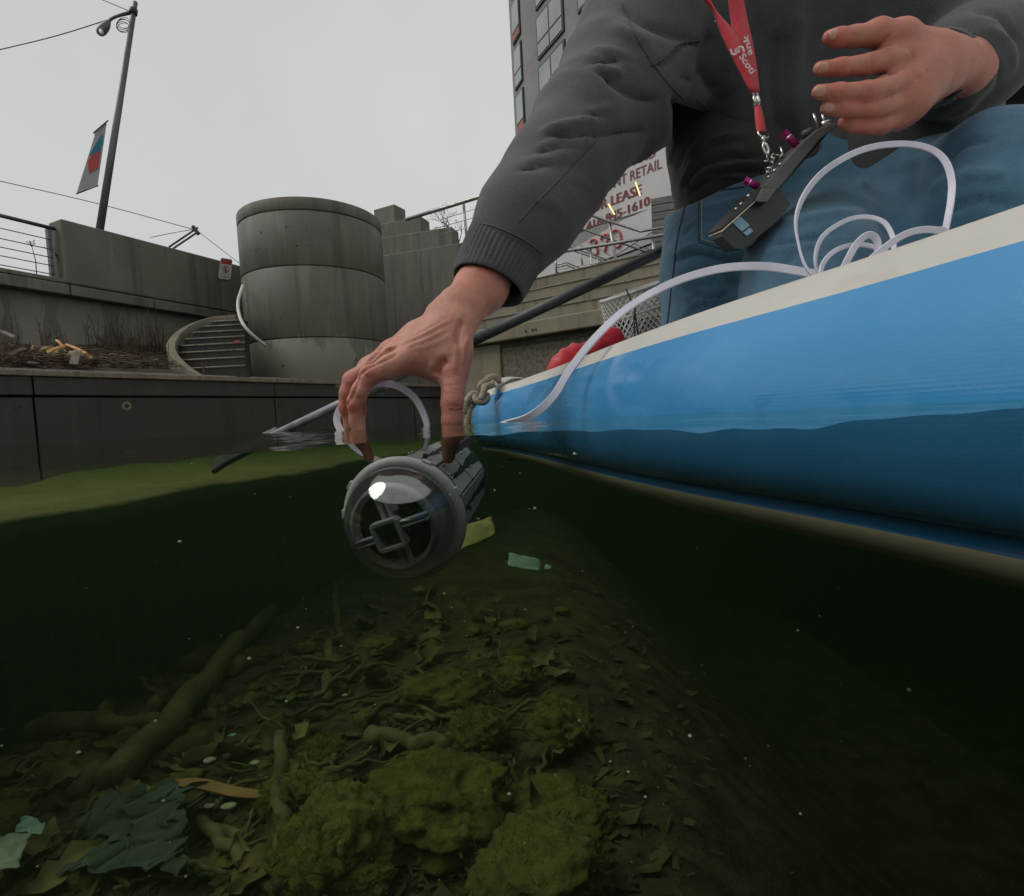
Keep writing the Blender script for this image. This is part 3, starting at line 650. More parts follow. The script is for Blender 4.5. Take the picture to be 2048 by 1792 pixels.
# stepped wall to the right of the drum
sw_ = thing('stepped_wall', 'stepped concrete parapet wall adjoining the right side of the drum', 'wall', loc=PV(850, 760, 6.3))
for (xl, xr, yt, d0, d1, dp) in ((752, 793, 418, 9.5, 9.3, 30), (752, 845, 441, 9.4, 9.1, 28), (752, 905, 461, 9.3, 8.9, 26), (752, 960, 486, 9.2, 8.6, 22)):
    a, b = PV(xl, yt, d0), PV(xr, yt, d1); zt = b.z; a.z = b.z = 0; dd = (b - a).normalized(); nb = Vector((-dd.y, dd.x, 0)) * .3
    zb = .4; obj('wall_block', *hexa([a + Vector((0, 0, zb)), b + Vector((0, 0, zb)), b + nb + Vector((0, 0, zb)), a + nb + Vector((0, 0, zb)), a + Vector((0, 0, zt)), b + Vector((0, 0, zt)), b + nb + Vector((0, 0, zt)), a + nb + Vector((0, 0, zt))]), CONC, sw_, bevel=.012)
# ================================================================== terraces, rails and buildings on the right
tr = thing('concrete_terrace', 'stained beige concrete terrace with projecting beam above the rope end of the board', 'terrace', loc=PV(1100, 840, 5.4))
def tp(x, d): q = P(x, hor(x), d); return Vector((q.x, q.y, 0))
ta, tb = tp(900, 6.15), tp(1330, 4.72); td = (tb - ta).normalized(); tn = Vector((-td.y, td.x, 0))
ts_ = lambda f: ta.lerp(tb, f)
obj('lower_wall', *wallbox(ts_(0), ts_(.30), -.3, .79, .5), CONC_STEP, tr, bevel=.01)
obj('rough_wall', *wallbox(ts_(.302) + tn * .03, ts_(1) + tn * .03, -.3, .79, .5), AGG, tr)
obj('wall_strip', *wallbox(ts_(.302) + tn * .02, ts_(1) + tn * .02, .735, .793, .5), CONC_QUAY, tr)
obj('beam', *wallbox(ts_(-.1) - tn * .09, ts_(1) - tn * .09, .797, .945, .6), CONC_STEP, tr, bevel=.012)
for x, y in ((1051, 662), (1071, 659), (1065, 660), (1229, 630)):
    c0 = onplane(x, y, ta - tn * .0925, tn); obj('rust_hole', *lathe([(.013, -.004), (.013, .004), (.005, .004)], c0, -tn, 10), BLACKM, tr)
for k, (z0, z1, s, f0) in enumerate(((.95, 1.12, .25, -.05), (1.125, 1.30, .55, .0), (1.305, 1.49, .85, .05), (1.495, 1.70, 1.15, .10))):
    obj('terrace_step', *wallbox(ts_(f0) + tn * s, ts_(1.15) + tn * s, z0 - .06, z1, .5), CONC_STEP, tr, bevel=.01)
    obj('step_edge', *tube([ts_(f0) + tn * (s - .006) + Vector((0, 0, z1 - .004)), ts_(1.15) + tn * (s - .006) + Vector((0, 0, z1 - .004))], .007, 6), COPE, tr)
def rails(name, label, lines, mat_=STEEL, group=None):
    t = thing(name, label, 'railing', group, loc=PV(lines[0][2][0][0], lines[0][2][0][1], lines[0][2][0][2]))
    for nm, r, pp in lines:
        p3 = [P(*q) for q in pp]; obj(nm, *tube(p3, r * p3[0].length / F, 10 if r > 1 else 6), mat_, t, True)
    return t
rails('stair_handrail', 'steel handrail that bends level in front of the lettered white fascia', [
    ('rail', 2.3, [(1150, 420, 9.0), (1179, 430, 9.0), (1281, 463, 8.8), (1326, 455, 8.6)]), ('rail', 1.9, [(1140, 448, 9.2), (1157, 455, 9.2), (1290, 503, 8.9)]),
    ('post', 3.2, [(1218, 443, 8.95), (1228, 500, 8.95), (1243, 585, 8.95)]), ('cable', .6, [(1142, 463, 9), (1222, 512, 9)]), ('cable', .6, [(1135, 472, 9), (1224, 532, 9)]), ('cable', .6, [(1224, 470, 9), (1300, 500, 8.9)])])
rails('terrace_handrail', 'long straight steel handrail crossing below the lease lettering above the pole', [
    ('rail', 3.0, [(1080, 511, 7.6), (1114, 505, 7.6), (1240, 485, 7.3), (1365, 463, 7.0)]), ('post', 2.0, [(1181, 496, 7.45), (1184, 540, 7.45), (1190, 622, 7.45)]), ('post', 3.0, [(1305, 474, 7.15), (1311, 540, 7.15), (1318, 600, 7.15)]),
    ('cable', .6, [(1114, 540, 7.6), (1240, 517, 7.3), (1360, 497, 7)]), ('cable', .6, [(1080, 562, 7.6), (1240, 538, 7.3), (1360, 520, 7)]), ('cable', .6, [(1070, 592, 7.6), (1240, 566, 7.3), (1360, 547, 7)]), ('cable', .6, [(1070, 622, 7.6), (1240, 592, 7.3), (1360, 575, 7)])])
rails('ramp_handrail', 'pair of thin steel handrails descending to the right behind the long straight handrail', [
    ('rail', 1.5, [(1110, 484, 10), (1126, 489, 10), (1250, 531, 10), (1330, 560, 10)]), ('rail', 1.5, [(1110, 489, 10), (1126, 494, 10), (1250, 537, 10), (1330, 566, 10)]),
    ('post', 1.6, [(1194, 513, 10), (1199, 548, 10)]), ('post', 1.6, [(1161, 504, 10), (1165, 530, 10)])])
rails('lower_handrail', 'low steel handrail with level start beside the ribbed cuff', [
    ('rail', 1.5, [(1112, 530, 9.5), (1134, 525, 9.5), (1152, 533, 9.5), (1250, 570, 9.5), (1330, 598, 9.5)]), ('rail', 1.5, [(1112, 535, 9.5), (1134, 530, 9.5), (1152, 539, 9.5), (1250, 577, 9.5), (1330, 604, 9.5)]),
    ('post', 1.7, [(1111, 510, 9.5), (1113, 548, 9.5)]), ('post', 1.6, [(1200, 551, 9.5), (1204, 590, 9.5)])])
# fascia with lettering
sv = Vector((-.67, .74, 0)).normalized(); sO = P(1330, 440, 11.5); sN = Vector((sv.y, -sv.x, 0));
if sN.dot(CO - sO) < 0: sN = -sN
def SF(x, y, l=0.0): return onplane(x, y, sO, sN) + sN * l
fa = thing('lettered_fascia', 'white fascia panels with dark red lease lettering seen under the bent arm', 'sign', loc=Vector((sO.x, sO.y, .6)))
def fpanel(name, pp, m): obj(name, *prism([SF(*p) for p in pp], -sN * .12), m, fa)
fpanel('panel', [(1075, 497), (1183, 452), (1345, 404), (1430, 376), (1430, 120), (1075, 250)], PANEL)
fpanel('panel', [(1160, 489), (1246, 440), (1312, 412.5), (1317, 455), (1228, 512), (1204, 521)], PANEL)
fpanel('panel', [(1075, 540), (1158, 490), (1202, 522), (1075, 590)], PANEL)
fpanel('panel', [(1228, 514), (1317, 457), (1318, 480), (1268, 499)], SIDING)
o = obj('dark_gap', *prism([SF(1120, 560, -.35), SF(1228, 514, -.35), SF(1345, 470, -.35), SF(1345, 512, -.35), SF(1200, 572, -.35), SF(1120, 600, -.35)], -sN * .3), BLACKM, fa)  # black slab filling the dark gap below the panels
upv = Vector((0, 0, 1))
for body, a, b, ht, m, bd in (('S AND', (1254, 336), (1311, 313.5), .165, INK, .004), ('NT RETAIL', (1229, 375.5), (1324, 336), .185, INK, .004), ('FOR LEASE', (1176, 429), (1283, 388), .185, INK, .016), ('416-845-1610', (1174, 461), (1300, 409.5), .165, INK, .016)):
    letters(body, SF(*a, .006), SF(*b, .006), ht * 1.12, upv, m, fa, bold=bd, lift=.002)
def pix_tube(nm, pp, r, m, par, l=.03): obj(nm, *tube(spl([SF(x, y, l) for x, y in pp], 26), r, 8), m, par, True)
pix_tube('numeral', [(1182, 486), (1184, 481), (1190, 479), (1194, 484), (1190, 492), (1196, 498), (1196, 506), (1193, 510)], .022, INKR, fa)
pix_tube('numeral', [(1203, 481), (1206, 473), (1217, 470), (1214, 490), (1210, 504)], .022, INKR, fa)
pix_tube('numeral', [(1234, 460), (1227, 464), (1225, 475), (1228, 490), (1235, 495), (1242, 490), (1243, 475), (1240, 464), (1234, 460)], .022, INKR, fa)
for k, (a, b, lb) in enumerate((((1271, 364), (1280, 391), 'lit yellow strip light hanging before the E of the word lease'), ((1217, 408), (1229, 429), 'lit yellow strip light hanging before the phone number'))):
    o = obj('strip_light', *tube([P(*a, 10.2), P(*b, 10.2)], .014, 8), TUBE_L); tag(o, lb, 'strip light', 'lit strip lights')
pr_ = thing('brick_pier', 'grey brick pier beside the hip pocket under the white fascia', 'pier', loc=PV(1340, 600, 9.6))
a, b = tp(1318, 9.6), tp(1425, 9.3)
for k in range(22): obj('brick_course', *wallbox(a, b, .9 + k * .125, .9 + k * .125 + .113, .4), BRICK, pr_, bevel=.006)
obj('mortar_core', *wallbox(a + Vector((.01, .02, 0)), b + Vector((-.01, .02, 0)), .9, 3.6, .36), BLACKM, pr_)
gl = thing('glazed_shopfront', 'glazed shop front with dark mullions behind the landing net', 'shop front', loc=PV(1280, 640, 12.5))
for k in range(6):
    x0 = 1130 + k * 38; a, b = tp(x0, 13.2 - k * .1), tp(x0 + 37, 13.1 - k * .1); obj('pane', *wallbox(a, b, .4, 3.4, .03), WGLASS, gl)
    obj('mullion', *wallbox(tp(x0 - 1.2, 13.1 - k * .1), tp(x0 + 1.4, 13.1 - k * .1), .4, 3.4, .08), BFRAME, gl)
bl = thing('bollard_lamp', 'grey round bollard lamp with warm glowing top behind the landing net', 'lamp', loc=PV(1280, 600, 9.0)); bc = tp(1281, 9.0); zb = PV(1281, 542, 9.0).z
obj('post', *lathe([(.118, .6), (.118, zb), (.10, zb + .004)], bc, (0, 0, 1), 24), BRICK, bl, True); obj('glowing_top', *lathe([(.095, zb), (.095, zb + .11)], bc, (0, 0, 1), 20), LAMP_L, bl, True); obj('cap', *lathe([(.118, zb + .11), (.118, zb + .13)], bc, (0, 0, 1), 20), BRICK, bl)
for (x, y, lb) in ((1300, 583, 'small warm lamp glowing low behind the netting'), (1210, 566, 'small warm lamp glowing between the handrail posts')):
    o = obj('lamp', *lathe([(.0, -.03), (.05, -.02), (.06, 0), (.045, .03), (0, .035)], P(x, y, 9.8), (0, 0, 1), 12), LAMP_L, None, True); tag(o, lb, 'lamp', 'small warm lamps')
# tall building behind
K = P(1087, hor(1087), 36); K.z = 0; fv = Vector((.47, -.88, 0)).normalized(); lv = Vector((-.36, .93, 0)).normalized(); fN = Vector((fv.y, -fv.x, 0))
tilt = Matrix.Rotation(R(0.0), 3, 'Y')
bd = thing('apartment_building', 'tall grey apartment building with green framed windows behind the raised arm', 'building', loc=K)
def BP(t, z, off=0.0, side=0):
    v = (K + fv * t + fN * off) if side == 0 else (K + lv * t + Vector((-lv.y, lv.x, 0)) * off)
    q = tilt @ Vector((v.x - K.x, v.y - K.y, z)); return Vector((K.x, K.y, 0)) + q
if fN.dot(CO - K) < 0: fN = -fN
obj('wall', *hexa([BP(0, 0), BP(14, 0), BP(14, 0) - fN * 6, BP(2.3, 0, 0, 1), BP(0, 34), BP(14, 34), BP(14, 34) - fN * 6, BP(2.3, 34, 0, 1)]), BWALL, bd)
def window(t0, t1, z0, z1, side=0, red=False):
    w_ = obj('window', *prism([BP(t0, z0, .10, side), BP(t1, z0, .10, side), BP(t1, z1, .10, side), BP(t0, z1, .10, side)], (BP(0, 0, -.14, side) - BP(0, 0, 0, side))), BFRAME, bd)
    fr = .13 if side == 0 else .10; ms = (t0 + t1) / 2 if side == 0 else None; mz = z0 + (z1 - z0) * (.36 if not (red and side) else .24)
    cols = [(t0 + fr, ms - .06), (ms + .06, t1 - fr)] if side == 0 else [(t0 + fr, t1 - fr)]
    for ca, cb in cols:
        for ra, rb in ((z0 + fr, mz - .06), (mz + .06, z1 - fr)):
            m = BREDP if (red and rb < mz) else WGLASS
            obj('pane' if m is WGLASS else 'red_panel', *prism([BP(ca, ra, .125, side), BP(cb, ra, .125, side), BP(cb, rb, .125, side), BP(ca, rb, .125, side)], BP(0, 0, -.02, side) - BP(0, 0, 0, side)), m, w_)
def tpx(x):
    c_ = (x + 36 - 1024) / F; return (c_ * K.y - K.x) / (fv.x - c_ * fv.y)
for k in range(6):
    z0 = 13.0 + k * 2.9
    for j, (a, b) in enumerate(((tpx(1079), tpx(1132)), (tpx(1160), tpx(1208)), (tpx(1236), tpx(1290)))): window(a, b, z0, z0 + 2.45, 0, red=(j == 1 and k == 4))
    window(.5, 1.75, z0, z0 + 2.45, 1, red=(k % 2 == 0))
# pale siding building at the right edge
sb = thing('siding_building', 'pale board clad building behind the bent sleeve at the picture edge', 'building', loc=PV(2020, 300, 5.5))
def SBp(x, y, d=5.5): return P(x, y, d)
for k in range(7):
    y0 = -40 + k * 30
    obj('board', *prism([SBp(1930, y0 + 27), SBp(2140, y0 + 33), SBp(2140, y0 + 4), SBp(1930, y0 - 2)], ray(2000, 100) * .12), SIDING, sb, bevel=.006)
obj('beam', *prism([SBp(1930, 231, 5.45), SBp(2140, 239, 5.45), SBp(2140, 218, 5.45), SBp(1930, 212, 5.45)], ray(2000, 100) * .2), CONC_QUAY, sb)
obj('backing', *prism([SBp(1930, 460, 5.75), SBp(2140, 460, 5.75), SBp(2140, -50, 5.75), SBp(1930, -50, 5.75)], ray(2000, 100) * .1), BLACKM, sb)
obj('pane', *prism([SBp(1930, 330, 5.6), SBp(2140, 330, 5.6), SBp(2140, 241, 5.6), SBp(1930, 235, 5.6)], ray(2000, 100) * .02), SIDING, sb)

# ================================================================== lamp post, wires, tree
lp = thing('lamp_post', 'tall grey lamp post with cobra head lamp and wires rising behind the parapet', 'lamp post', loc=PV(196, 470, 9.0))
pb, pt = P(190, 520, 9.0), P(271, 4, 9.0)
obj('pole', *tube([pb, pb.lerp(pt, .5), pt], [.060, .050, .034], 14), GALV, lp, True)
obj('clamp', *tube([P(266, 28, 9), P(267.5, 18, 9)], .06, 12), BLACKM, lp, True)
arm = spl([P(266, 24, 9), P(250, 27, 8.98), P(230, 34, 8.95), P(220, 40, 8.93), P(214, 48, 8.92)], 20); obj('arm', *tube(arm, .022, 10), GALV, lp, True)
hd = obj('lamp_head', *tube(spl([P(219, 41, 8.92), P(214, 49, 8.91), P(207, 57, 8.90), P(201, 64, 8.89), P(196, 69, 8.89)], 14), [.022, .03, .04, .05, .058, .064, .068, .07, .07, .068, .062, .055, .042, .022], 14), STEEL_D, lp, True)
obj('lens', *lathe([(.0, -.02), (.035, -.015), (.05, 0), (.0, .01)], P(203, 65, 8.84), CR @ Vector((-.2, -.5, .8)), 16), SIGNW, hd, True)
for k in range(5):
    cx, cy = 247 + random.uniform(-2, 2), 46 + k * 2.4; rr = random.uniform(11, 15)
    pp = [P(cx + rr * math.cos(t), cy + rr * .8 * math.sin(t), 8.95 + .03 * k) for t in np.linspace(0, 2 * math.pi, 20)]
    obj('wire_coil', *tube(pp, .0045, 5), WIRE, lp)
bn = thing('street_banner', 'grey street banner with teal and orange shapes hanging from the lamp post', 'banner', loc=P(185, 380, 8.95))
bq = [P(213, 243, 8.93), P(153, 387, 8.8), P(194, 372, 8.93)]; bN = (bq[1] - bq[0]).cross(bq[2] - bq[0]).normalized()
if bN.dot(CO - bq[0]) < 0: bN = -bN
def BQ(x, y, l=.012): return onplane(x, y, bq[0], bN) + bN * l
obj('cloth', *prism([BQ(x, y, 0) for x, y in ((214, 242), (188, 266), (189, 272), (153, 387), (195, 372))], -bN * .006), BAN, bn)
obj('teal_shape', *prism([BQ(*q) for q in ((207, 267), (199, 276), (178, 312), (188, 307), (201, 303), (205, 285))], -bN * .002), BTEAL, bn)
obj('orange_shape', *prism([BQ(*q) for q in ((186, 308), (202, 302.5), (196, 337), (179, 347), (176, 322))], -bN * .002), BRED, bn)
obj('top_bar', *tube([P(216, 241, 8.95), P(187, 266, 8.8)], .010, 8), BLACKM, bn); obj('bottom_bar', *tube([P(197, 371, 8.95), P(152, 388, 8.8)], .010, 8), BLACKM, bn)
for nm, lb, pp, r in (('overhead_wire', 'overhead wire sloping from the lamp post to the left picture edge', [(-60, 113, 9.4), (100, 75, 9.2), (215, 40, 9.05), (262, 28, 9.0)], .008), ('overhead_wire', 'short overhead wire from the lamp post top to the upper picture edge', [(262, 24, 9.0), (225, 8, 9.6), (170, -14, 10.5)], .008),
                      ('overhead_wire', 'thin overhead wire passing behind the lamp post above the railing', [(-40, 353, 12), (190, 406, 13), (388, 459, 14)], .009), ('overhead_wire', 'guy wire from the twin arm bracket down to the drum', [(393, 460, 14), (440, 497, 13.5), (478, 526, 13)], .008), ('overhead_wire', 'guy wire from the twin arm bracket back along the parapet', [(385, 459, 14), (345, 466, 14), (300, 475, 14)], .008)):
    o = obj(nm, *tube(spl([P(*q) for q in pp], 24), r, 5), WIRE, None, True); tag(o, lb, 'wire', 'overhead wires')
br = thing('wire_bracket', 'black twin arm bracket holding wires above the parapet', 'bracket', loc=P(345, 500, 14))
obj('arm', *tube([P(338, 494, 14), P(396, 455, 14)], .024, 8), BLACKM, br); obj('arm', *tube([P(342, 500, 14), P(397, 463, 14)], .024, 8), BLACKM, br); obj('clamp', *tube([P(386, 453, 14), P(397, 468, 14)], .05, 8), BLACKM, br)
# bare tree
bt = thing('bare_tree', 'bare winter tree with thin dark twigs behind the steel rail', 'tree', loc=P(905, 520, 13)); g = G(); random.seed(11)
def branch(p, d, L, r, dep):
    q = p + d * L; m = p.lerp(q, .5) + Vector((random.uniform(-1, 1), 0, random.uniform(-1, 1))) * L * .12
    g.add(*tube([p, m, q], [r, r * .85, r * .65], 5))
    if dep == 0: return
    for k in range(random.choice((2, 3))):
        dd = (d + Vector((random.uniform(-.9, .9), random.uniform(-.5, .5), random.uniform(-.45, .75)))).normalized(); branch(q, dd, L * random.uniform(.6, .85), r * .62, dep - 1)
t0 = P(912, 535, 13); obj('trunk', *tube([Vector((t0.x, t0.y, .5)), t0, P(906, 480, 13)], [.06, .05, .035], 8), TWIGT, bt)
branch(P(906, 482, 13), Vector((-.25, 0, .95)), .28, .024, 5); branch(P(909, 500, 13), Vector((.5, 0, .8)), .24, .02, 4); branch(P(907, 490, 13), Vector((-.7, 0, .6)), .25, .02, 4); g.build('crown', TWIGT, bt)
rails('upper_railing', 'steel railing with cables climbing from the stepped wall towards the sleeve', [
    ('rail', 3.3, [(812, 439, 7.4), (900, 412, 7.0), (1000, 381, 6.6), (1060, 362, 6.4)]), ('post', 2.4, [(927, 404, 6.95), (931, 450, 6.95), (935, 500, 6.95)]), ('cable', .7, [(880, 440, 7.1), (1000, 402, 6.6)]), ('cable', .7, [(875, 456, 7.1), (1000, 420, 6.6)]), ('cable', .7, [(880, 470, 7.1), (1000, 438, 6.6)])])
# ================================================================== driftwood bank
random.seed(21)
def wob(a, b, r0, r1, n=9, amp=.15):
    a, b = Vector(a), Vector(b); L = (b - a).length; out = []; rr = []
    for k in range(n):
        t = k / (n - 1); q = a.lerp(b, t) + Vector((random.uniform(-1, 1), random.uniform(-1, 1), random.uniform(-1, 1))) * L * amp * .25 * math.sin(math.pi * t); out.append(q); rr.append((r0 + (r1 - r0) * t) * random.uniform(.86, 1.14))
    return out, rr
def BK(x, y): return bankp(x, y)[0]
o = obj('rotten_log', *tube(*wob(BK(70, 700), BK(190, 724), .055, .05, 14, .25), 14), WOODY, None, True); tag(o, 'thick rotten log with yellow broken flank on the bank', 'log')
def slab(name, a, b, wd, th, m, label, group=None, par=None):
    a, b = Vector(a), Vector(b); V, Fc = tube([a, a.lerp(b, .5) + Vector((0, 0, .006)), b], 1, flat=(wd, th), up=(CO - a).normalized() + Vector((0, 0, .8)))
    o = obj(name, V, Fc, m, bevel=.004); tag(o, label, 'driftwood', group); return o
slab('split_plank', P(131, 689, 4.63), P(172, 707, 4.58), .024, .016, WOODO, 'straight orange split plank on top of the driftwood pile', 'fresh split wood')
slab('split_plank', P(94, 705, 4.46), P(130, 692, 4.52), .026, .014, WOODO, 'orange splintered plank end lying left of the straight split plank', 'fresh split wood')
slab('split_plank', P(112, 680, 4.63), P(126, 693, 4.58), .020, .014, WOODO, 'short orange splinter standing up behind the split planks', 'fresh split wood')
slab('grey_board', P(147, 729, 4.35), P(156, 701, 4.46), .055, .012, WOODG, 'grey rounded board leaning on the driftwood pile', 'driftwood pieces')
slab('bent_plank', P(20, 712, 4.07), P(52, 698, 4.18), .03, .03, WOOD, 'curved brown plank edge poking out at the left end of the pile', 'driftwood pieces')
slab('pale_branch', P(0, 664, 4.52), P(30, 676, 4.52), .03, .03, WOODG, 'pale bare branch end at the left picture edge above the pile', 'driftwood pieces')
for k in range(70):
    x = random.uniform(30, 345); y = random.uniform(700, 734) - 8 * math.exp(-((x - 160) / 90) ** 2); p = BK(x, y); L = random.uniform(.10, .42); an = random.gauss(0, .5)
    dv = (wd * math.cos(an) + Vector((0, 0, 1)) * math.sin(an) * .5 - wn * random.uniform(-.3, .3)).normalized()
    m = random.choice([WOOD, WOOD, WOODG, WOODG, WOODO if random.random() < .25 else WOOD, WEED]); r = random.uniform(.003, .010)
    o = obj('driftwood_stick', *tube(*wob(p - dv * L / 2, p + dv * L / 2, r, r * .7, 6, .25), 6), m, None, True)
    tag(o, 'short weathered driftwood stick in the heap on the bank', 'driftwood', 'driftwood sticks heaped on the bank')
for k in range(26):
    x = random.uniform(190, 330); y = random.uniform(712, 735); p = BK(x, y); V, Fc = box(p, (random.uniform(.04, .11), random.uniform(.015, .035), .008), M=Matrix.Rotation(random.uniform(-.6, .6), 3, 'Y') @ Matrix.Rotation(random.uniform(0, 3), 3, 'Z'))
    o = obj('bark_chip', V, Fc, random.choice([WOODG, WOOD, CONC_QUAY]), bevel=.004); tag(o, 'flat grey bark chip in the heap beside the curved kerb', 'driftwood', 'bark chips on the bank')
# dry weeds in clumps
cl = [(30, 690, 5, 60), (95, 690, 6, 75), (120, 692, 5, 60), (185, 690, 7, 62), (215, 695, 8, 85), (240, 694, 7, 90), (275, 700, 9, 70), (300, 700, 10, 95), (325, 702, 12, 90), (340, 712, 8, 60), (262, 700, 9, 60)]
for i, (x, y, ns, hh) in enumerate(cl):
    g = G()
    for k in range(int(ns * 1.2)):
        xx = x + random.gauss(0, 9); p = BK(xx, y + random.uniform(-6, 8)); H = hh * random.choice([.35, .5, .7, 1.0, 1.25]) * random.uniform(.8, 1.1) * 5.2 / F; tip = p + Vector((random.gauss(0, .06), random.gauss(0, .04), H)); md = p.lerp(tip, .55) + Vector((random.gauss(0, .012), 0, 0))
        if k == 0: c0_ = p.copy()
        g.add(*tube([p - Vector((0, 0, .03)), c0_ - Vector((0, 0, .031))], .002, 4))
        g.add(*tube([p - Vector((0, 0, .03)), md, tip], [.0042, .0035, .002], 5))
        for j in range(random.choice((1, 2, 3))):
            q = p.lerp(tip, random.uniform(.35, .95)); g.add(*tube([q, q + Vector((random.uniform(-.06, .06), random.uniform(-.03, .03), random.uniform(.02, .07)))], [.0025, .0014], 4))
    o = g.build('dry_weed', WEED); tag(o, ['leafless weed clump at the left edge of the bank', 'leafless weed clump behind the rotten log, nearer the left edge', 'leafless weed clump behind the orange split planks', 'leafless weed clump before the second damp patch of the wall', 'leafless weed clump right of the leaning grey board', 'tall sparse weed clump in the middle of the weed row', 'bushy weed clump just left of the tallest weeds', 'tallest weed clump before the wall, left of the curved kerb', 'dense weed clump touching the curved kerb', 'low weed clump at the foot of the curved kerb', 'thin weed clump between the middle and tallest weeds'][i], 'weed', 'dry weeds along the bank')
g = G()
for k in range(1500):
    x = random.uniform(-120, 352); y = random.uniform(690, 738); p = BK(x, y); L = random.uniform(.03, .11); a = random.uniform(0, 6.28)
    dv = Vector((math.cos(a), math.sin(a), random.uniform(-.2, .5))) * L; g.add(*tube([p, p + dv], [.0035, .002], 4, cap=False))
tag(g.build('twig_litter', WEED), 'fine brown twigs and straw covering the bank', 'litter', kind='stuff')
for i, (x, y) in enumerate(((62, 497), (95, 505), (112, 520))):     # seed heads behind the railing
    g = G(); b0 = P(x + 12, 560, 6.2); tp_ = P(x, y - 12, 6.2); g.add(*tube([b0, b0.lerp(tp_, .5) + Vector((.02, 0, 0)), tp_], [.006, .005, .003], 5))
    for k in range(7):
        q = tp_ + Vector((random.uniform(-.05, .05), 0, random.uniform(-.03, .03))); g.add(*tube([tp_.lerp(b0, .12), q], .0025, 4)); g.add(*lathe([(0, -.008), (.009, 0), (0, .008)], q, (0, 0, 1), 6))
    o = g.build('seed_stalk', WEED); tag(o, ['leftmost dead flower stalk with seed head behind the cable railing', 'middle dead flower stalk with seed head behind the cable railing', 'shortest dead flower stalk with seed head nearest the parapet'][i], 'weed', 'seed stalks behind the railing')
yt = thing('forked_stick', 'small forked reddish stick standing on the coping before the steps', 'stick', loc=PV(407, 748, 5.4))
pq = [P(407, 748, 5.3), P(407, 734, 5.3)]; obj('stem', *tube(pq, .009, 6), WEED, yt); obj('fork', *tube([pq[1], P(402, 725, 5.3)], .007, 6), WEED, yt); obj('fork', *tube([pq[1], P(411, 724, 5.3)], .007, 6), WEED, yt)
o = obj('litter_scrap', *prism([P(465, 683, 6.35), P(478, 680, 6.35), P(481, 684, 6.35), P(470, 687, 6.35)], ray(470, 680) * .02), SIGNR); tag(o, 'small red and white litter scrap on the winding steps', 'litter')
# ================================================================== inflatable board
ZT = .062
op = [(.46, -1.05), (.31, -.35), (.232, .0), (.206, .11), (.183, .197), (.166, .265), (.124, .408), (.092, .554), (.040, .83), (-.006, .945), (-.044, 1.0), (-.050, 1.055), (-.01, 1.11), (.12, 1.16), (.6, 1.26), (1.4, 1.42), (2.6, 1.55), (3.3, 1.2), (3.4, .3), (3.1, -.7), (2.2, -1.3), (.9, -1.35)]
OL = spl(op + [op[0]], 320)[:-1]; nO = len(OL)
tan = np.roll(OL, -1, 0) - np.roll(OL, 1, 0); tan /= np.linalg.norm(tan, axis=1)[:, None]
onr = np.stack([-tan[:, 1], tan[:, 0]], 1)                           # outward for this winding?
cen = OL.mean(0)
if ((OL - cen) * onr).sum(1).mean() < 0: onr = -onr
bprof = [(-.060, .0740, 0), (-.045, .0770, 0), (-.032, .0775, 0), (-.014, .0710, 0), (-.003, .0580, 0), (.001, .0555, 1), (.0015, .0545, 1), (.0105, .040, 1), (.0165, .024, 1), (.0190, .006, 1), (.0190, -.012, 1), (.0165, -.030, 1), (.0100, -.0450, 1), (.0060, -.0485, 2), (.0030, -.0560, 2), (.0050, -.0566, 3), (.0025, -.0645, 3), (-.008, -.0715, 3), (-.034, -.0735, 3)]
bo = thing('inflatable_board', 'blue inflatable board with pale top band and cream keel band floating half submerged', 'board', loc=(.6, .4, -.07))
def loft(rows, m, name, closed=True, par=bo):
    V = []; Fc = []; k = len(rows)
    for i in range(nO):
        dz = 1.0 - .18 * math.exp(-(((OL[i, 0] + .03) / .09) ** 2 + ((OL[i, 1] - 1.04) / .13) ** 2))
        for off, z, _ in rows: q = OL[i] + onr[i] * off; V.append((q[0], q[1], z * dz))
    for i in range(nO):
        j = (i + 1) % nO
        for r in range(k - 1): Fc.append((i * k + r, j * k + r, j * k + r + 1, i * k + r + 1))
    return obj(name, V, Fc, m, par, True)
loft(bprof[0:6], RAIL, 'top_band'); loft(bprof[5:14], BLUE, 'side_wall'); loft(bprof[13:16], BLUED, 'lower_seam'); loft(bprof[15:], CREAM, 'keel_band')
V = []; 
for i in range(nO): q = OL[i] - onr[i] * .058; V.append((q[0], q[1], .0738))
obj('deck', V, [tuple(range(nO))], DECK, bo)
V = []
for i in range(nO): q = OL[i] - onr[i] * .034; V.append((q[0], q[1], -.0734))
obj('bottom', V, [tuple(range(nO))[::-1]], CREAM, bo)
# wrinkled overlap seam at the corner
for s, zz in ((.0125, .02), (.0075, .045)):
    pass
def edge_at(yv, off, z):
    i = int(np.argmin(np.abs(OL[:, 1] - yv) + 10 * (OL[:, 0] > .5))); q = OL[i] + onr[i] * off; return Vector((q[0], q[1], z))
obj('corner_patch', *tube([edge_at(.96, .003, .055), edge_at(.965, .0105, .03), edge_at(.97, .013, .005), edge_at(.975, .011, -.02)], 1, flat=(.012, .002), up=(-1, -.3, 0)), BLUE, bo)
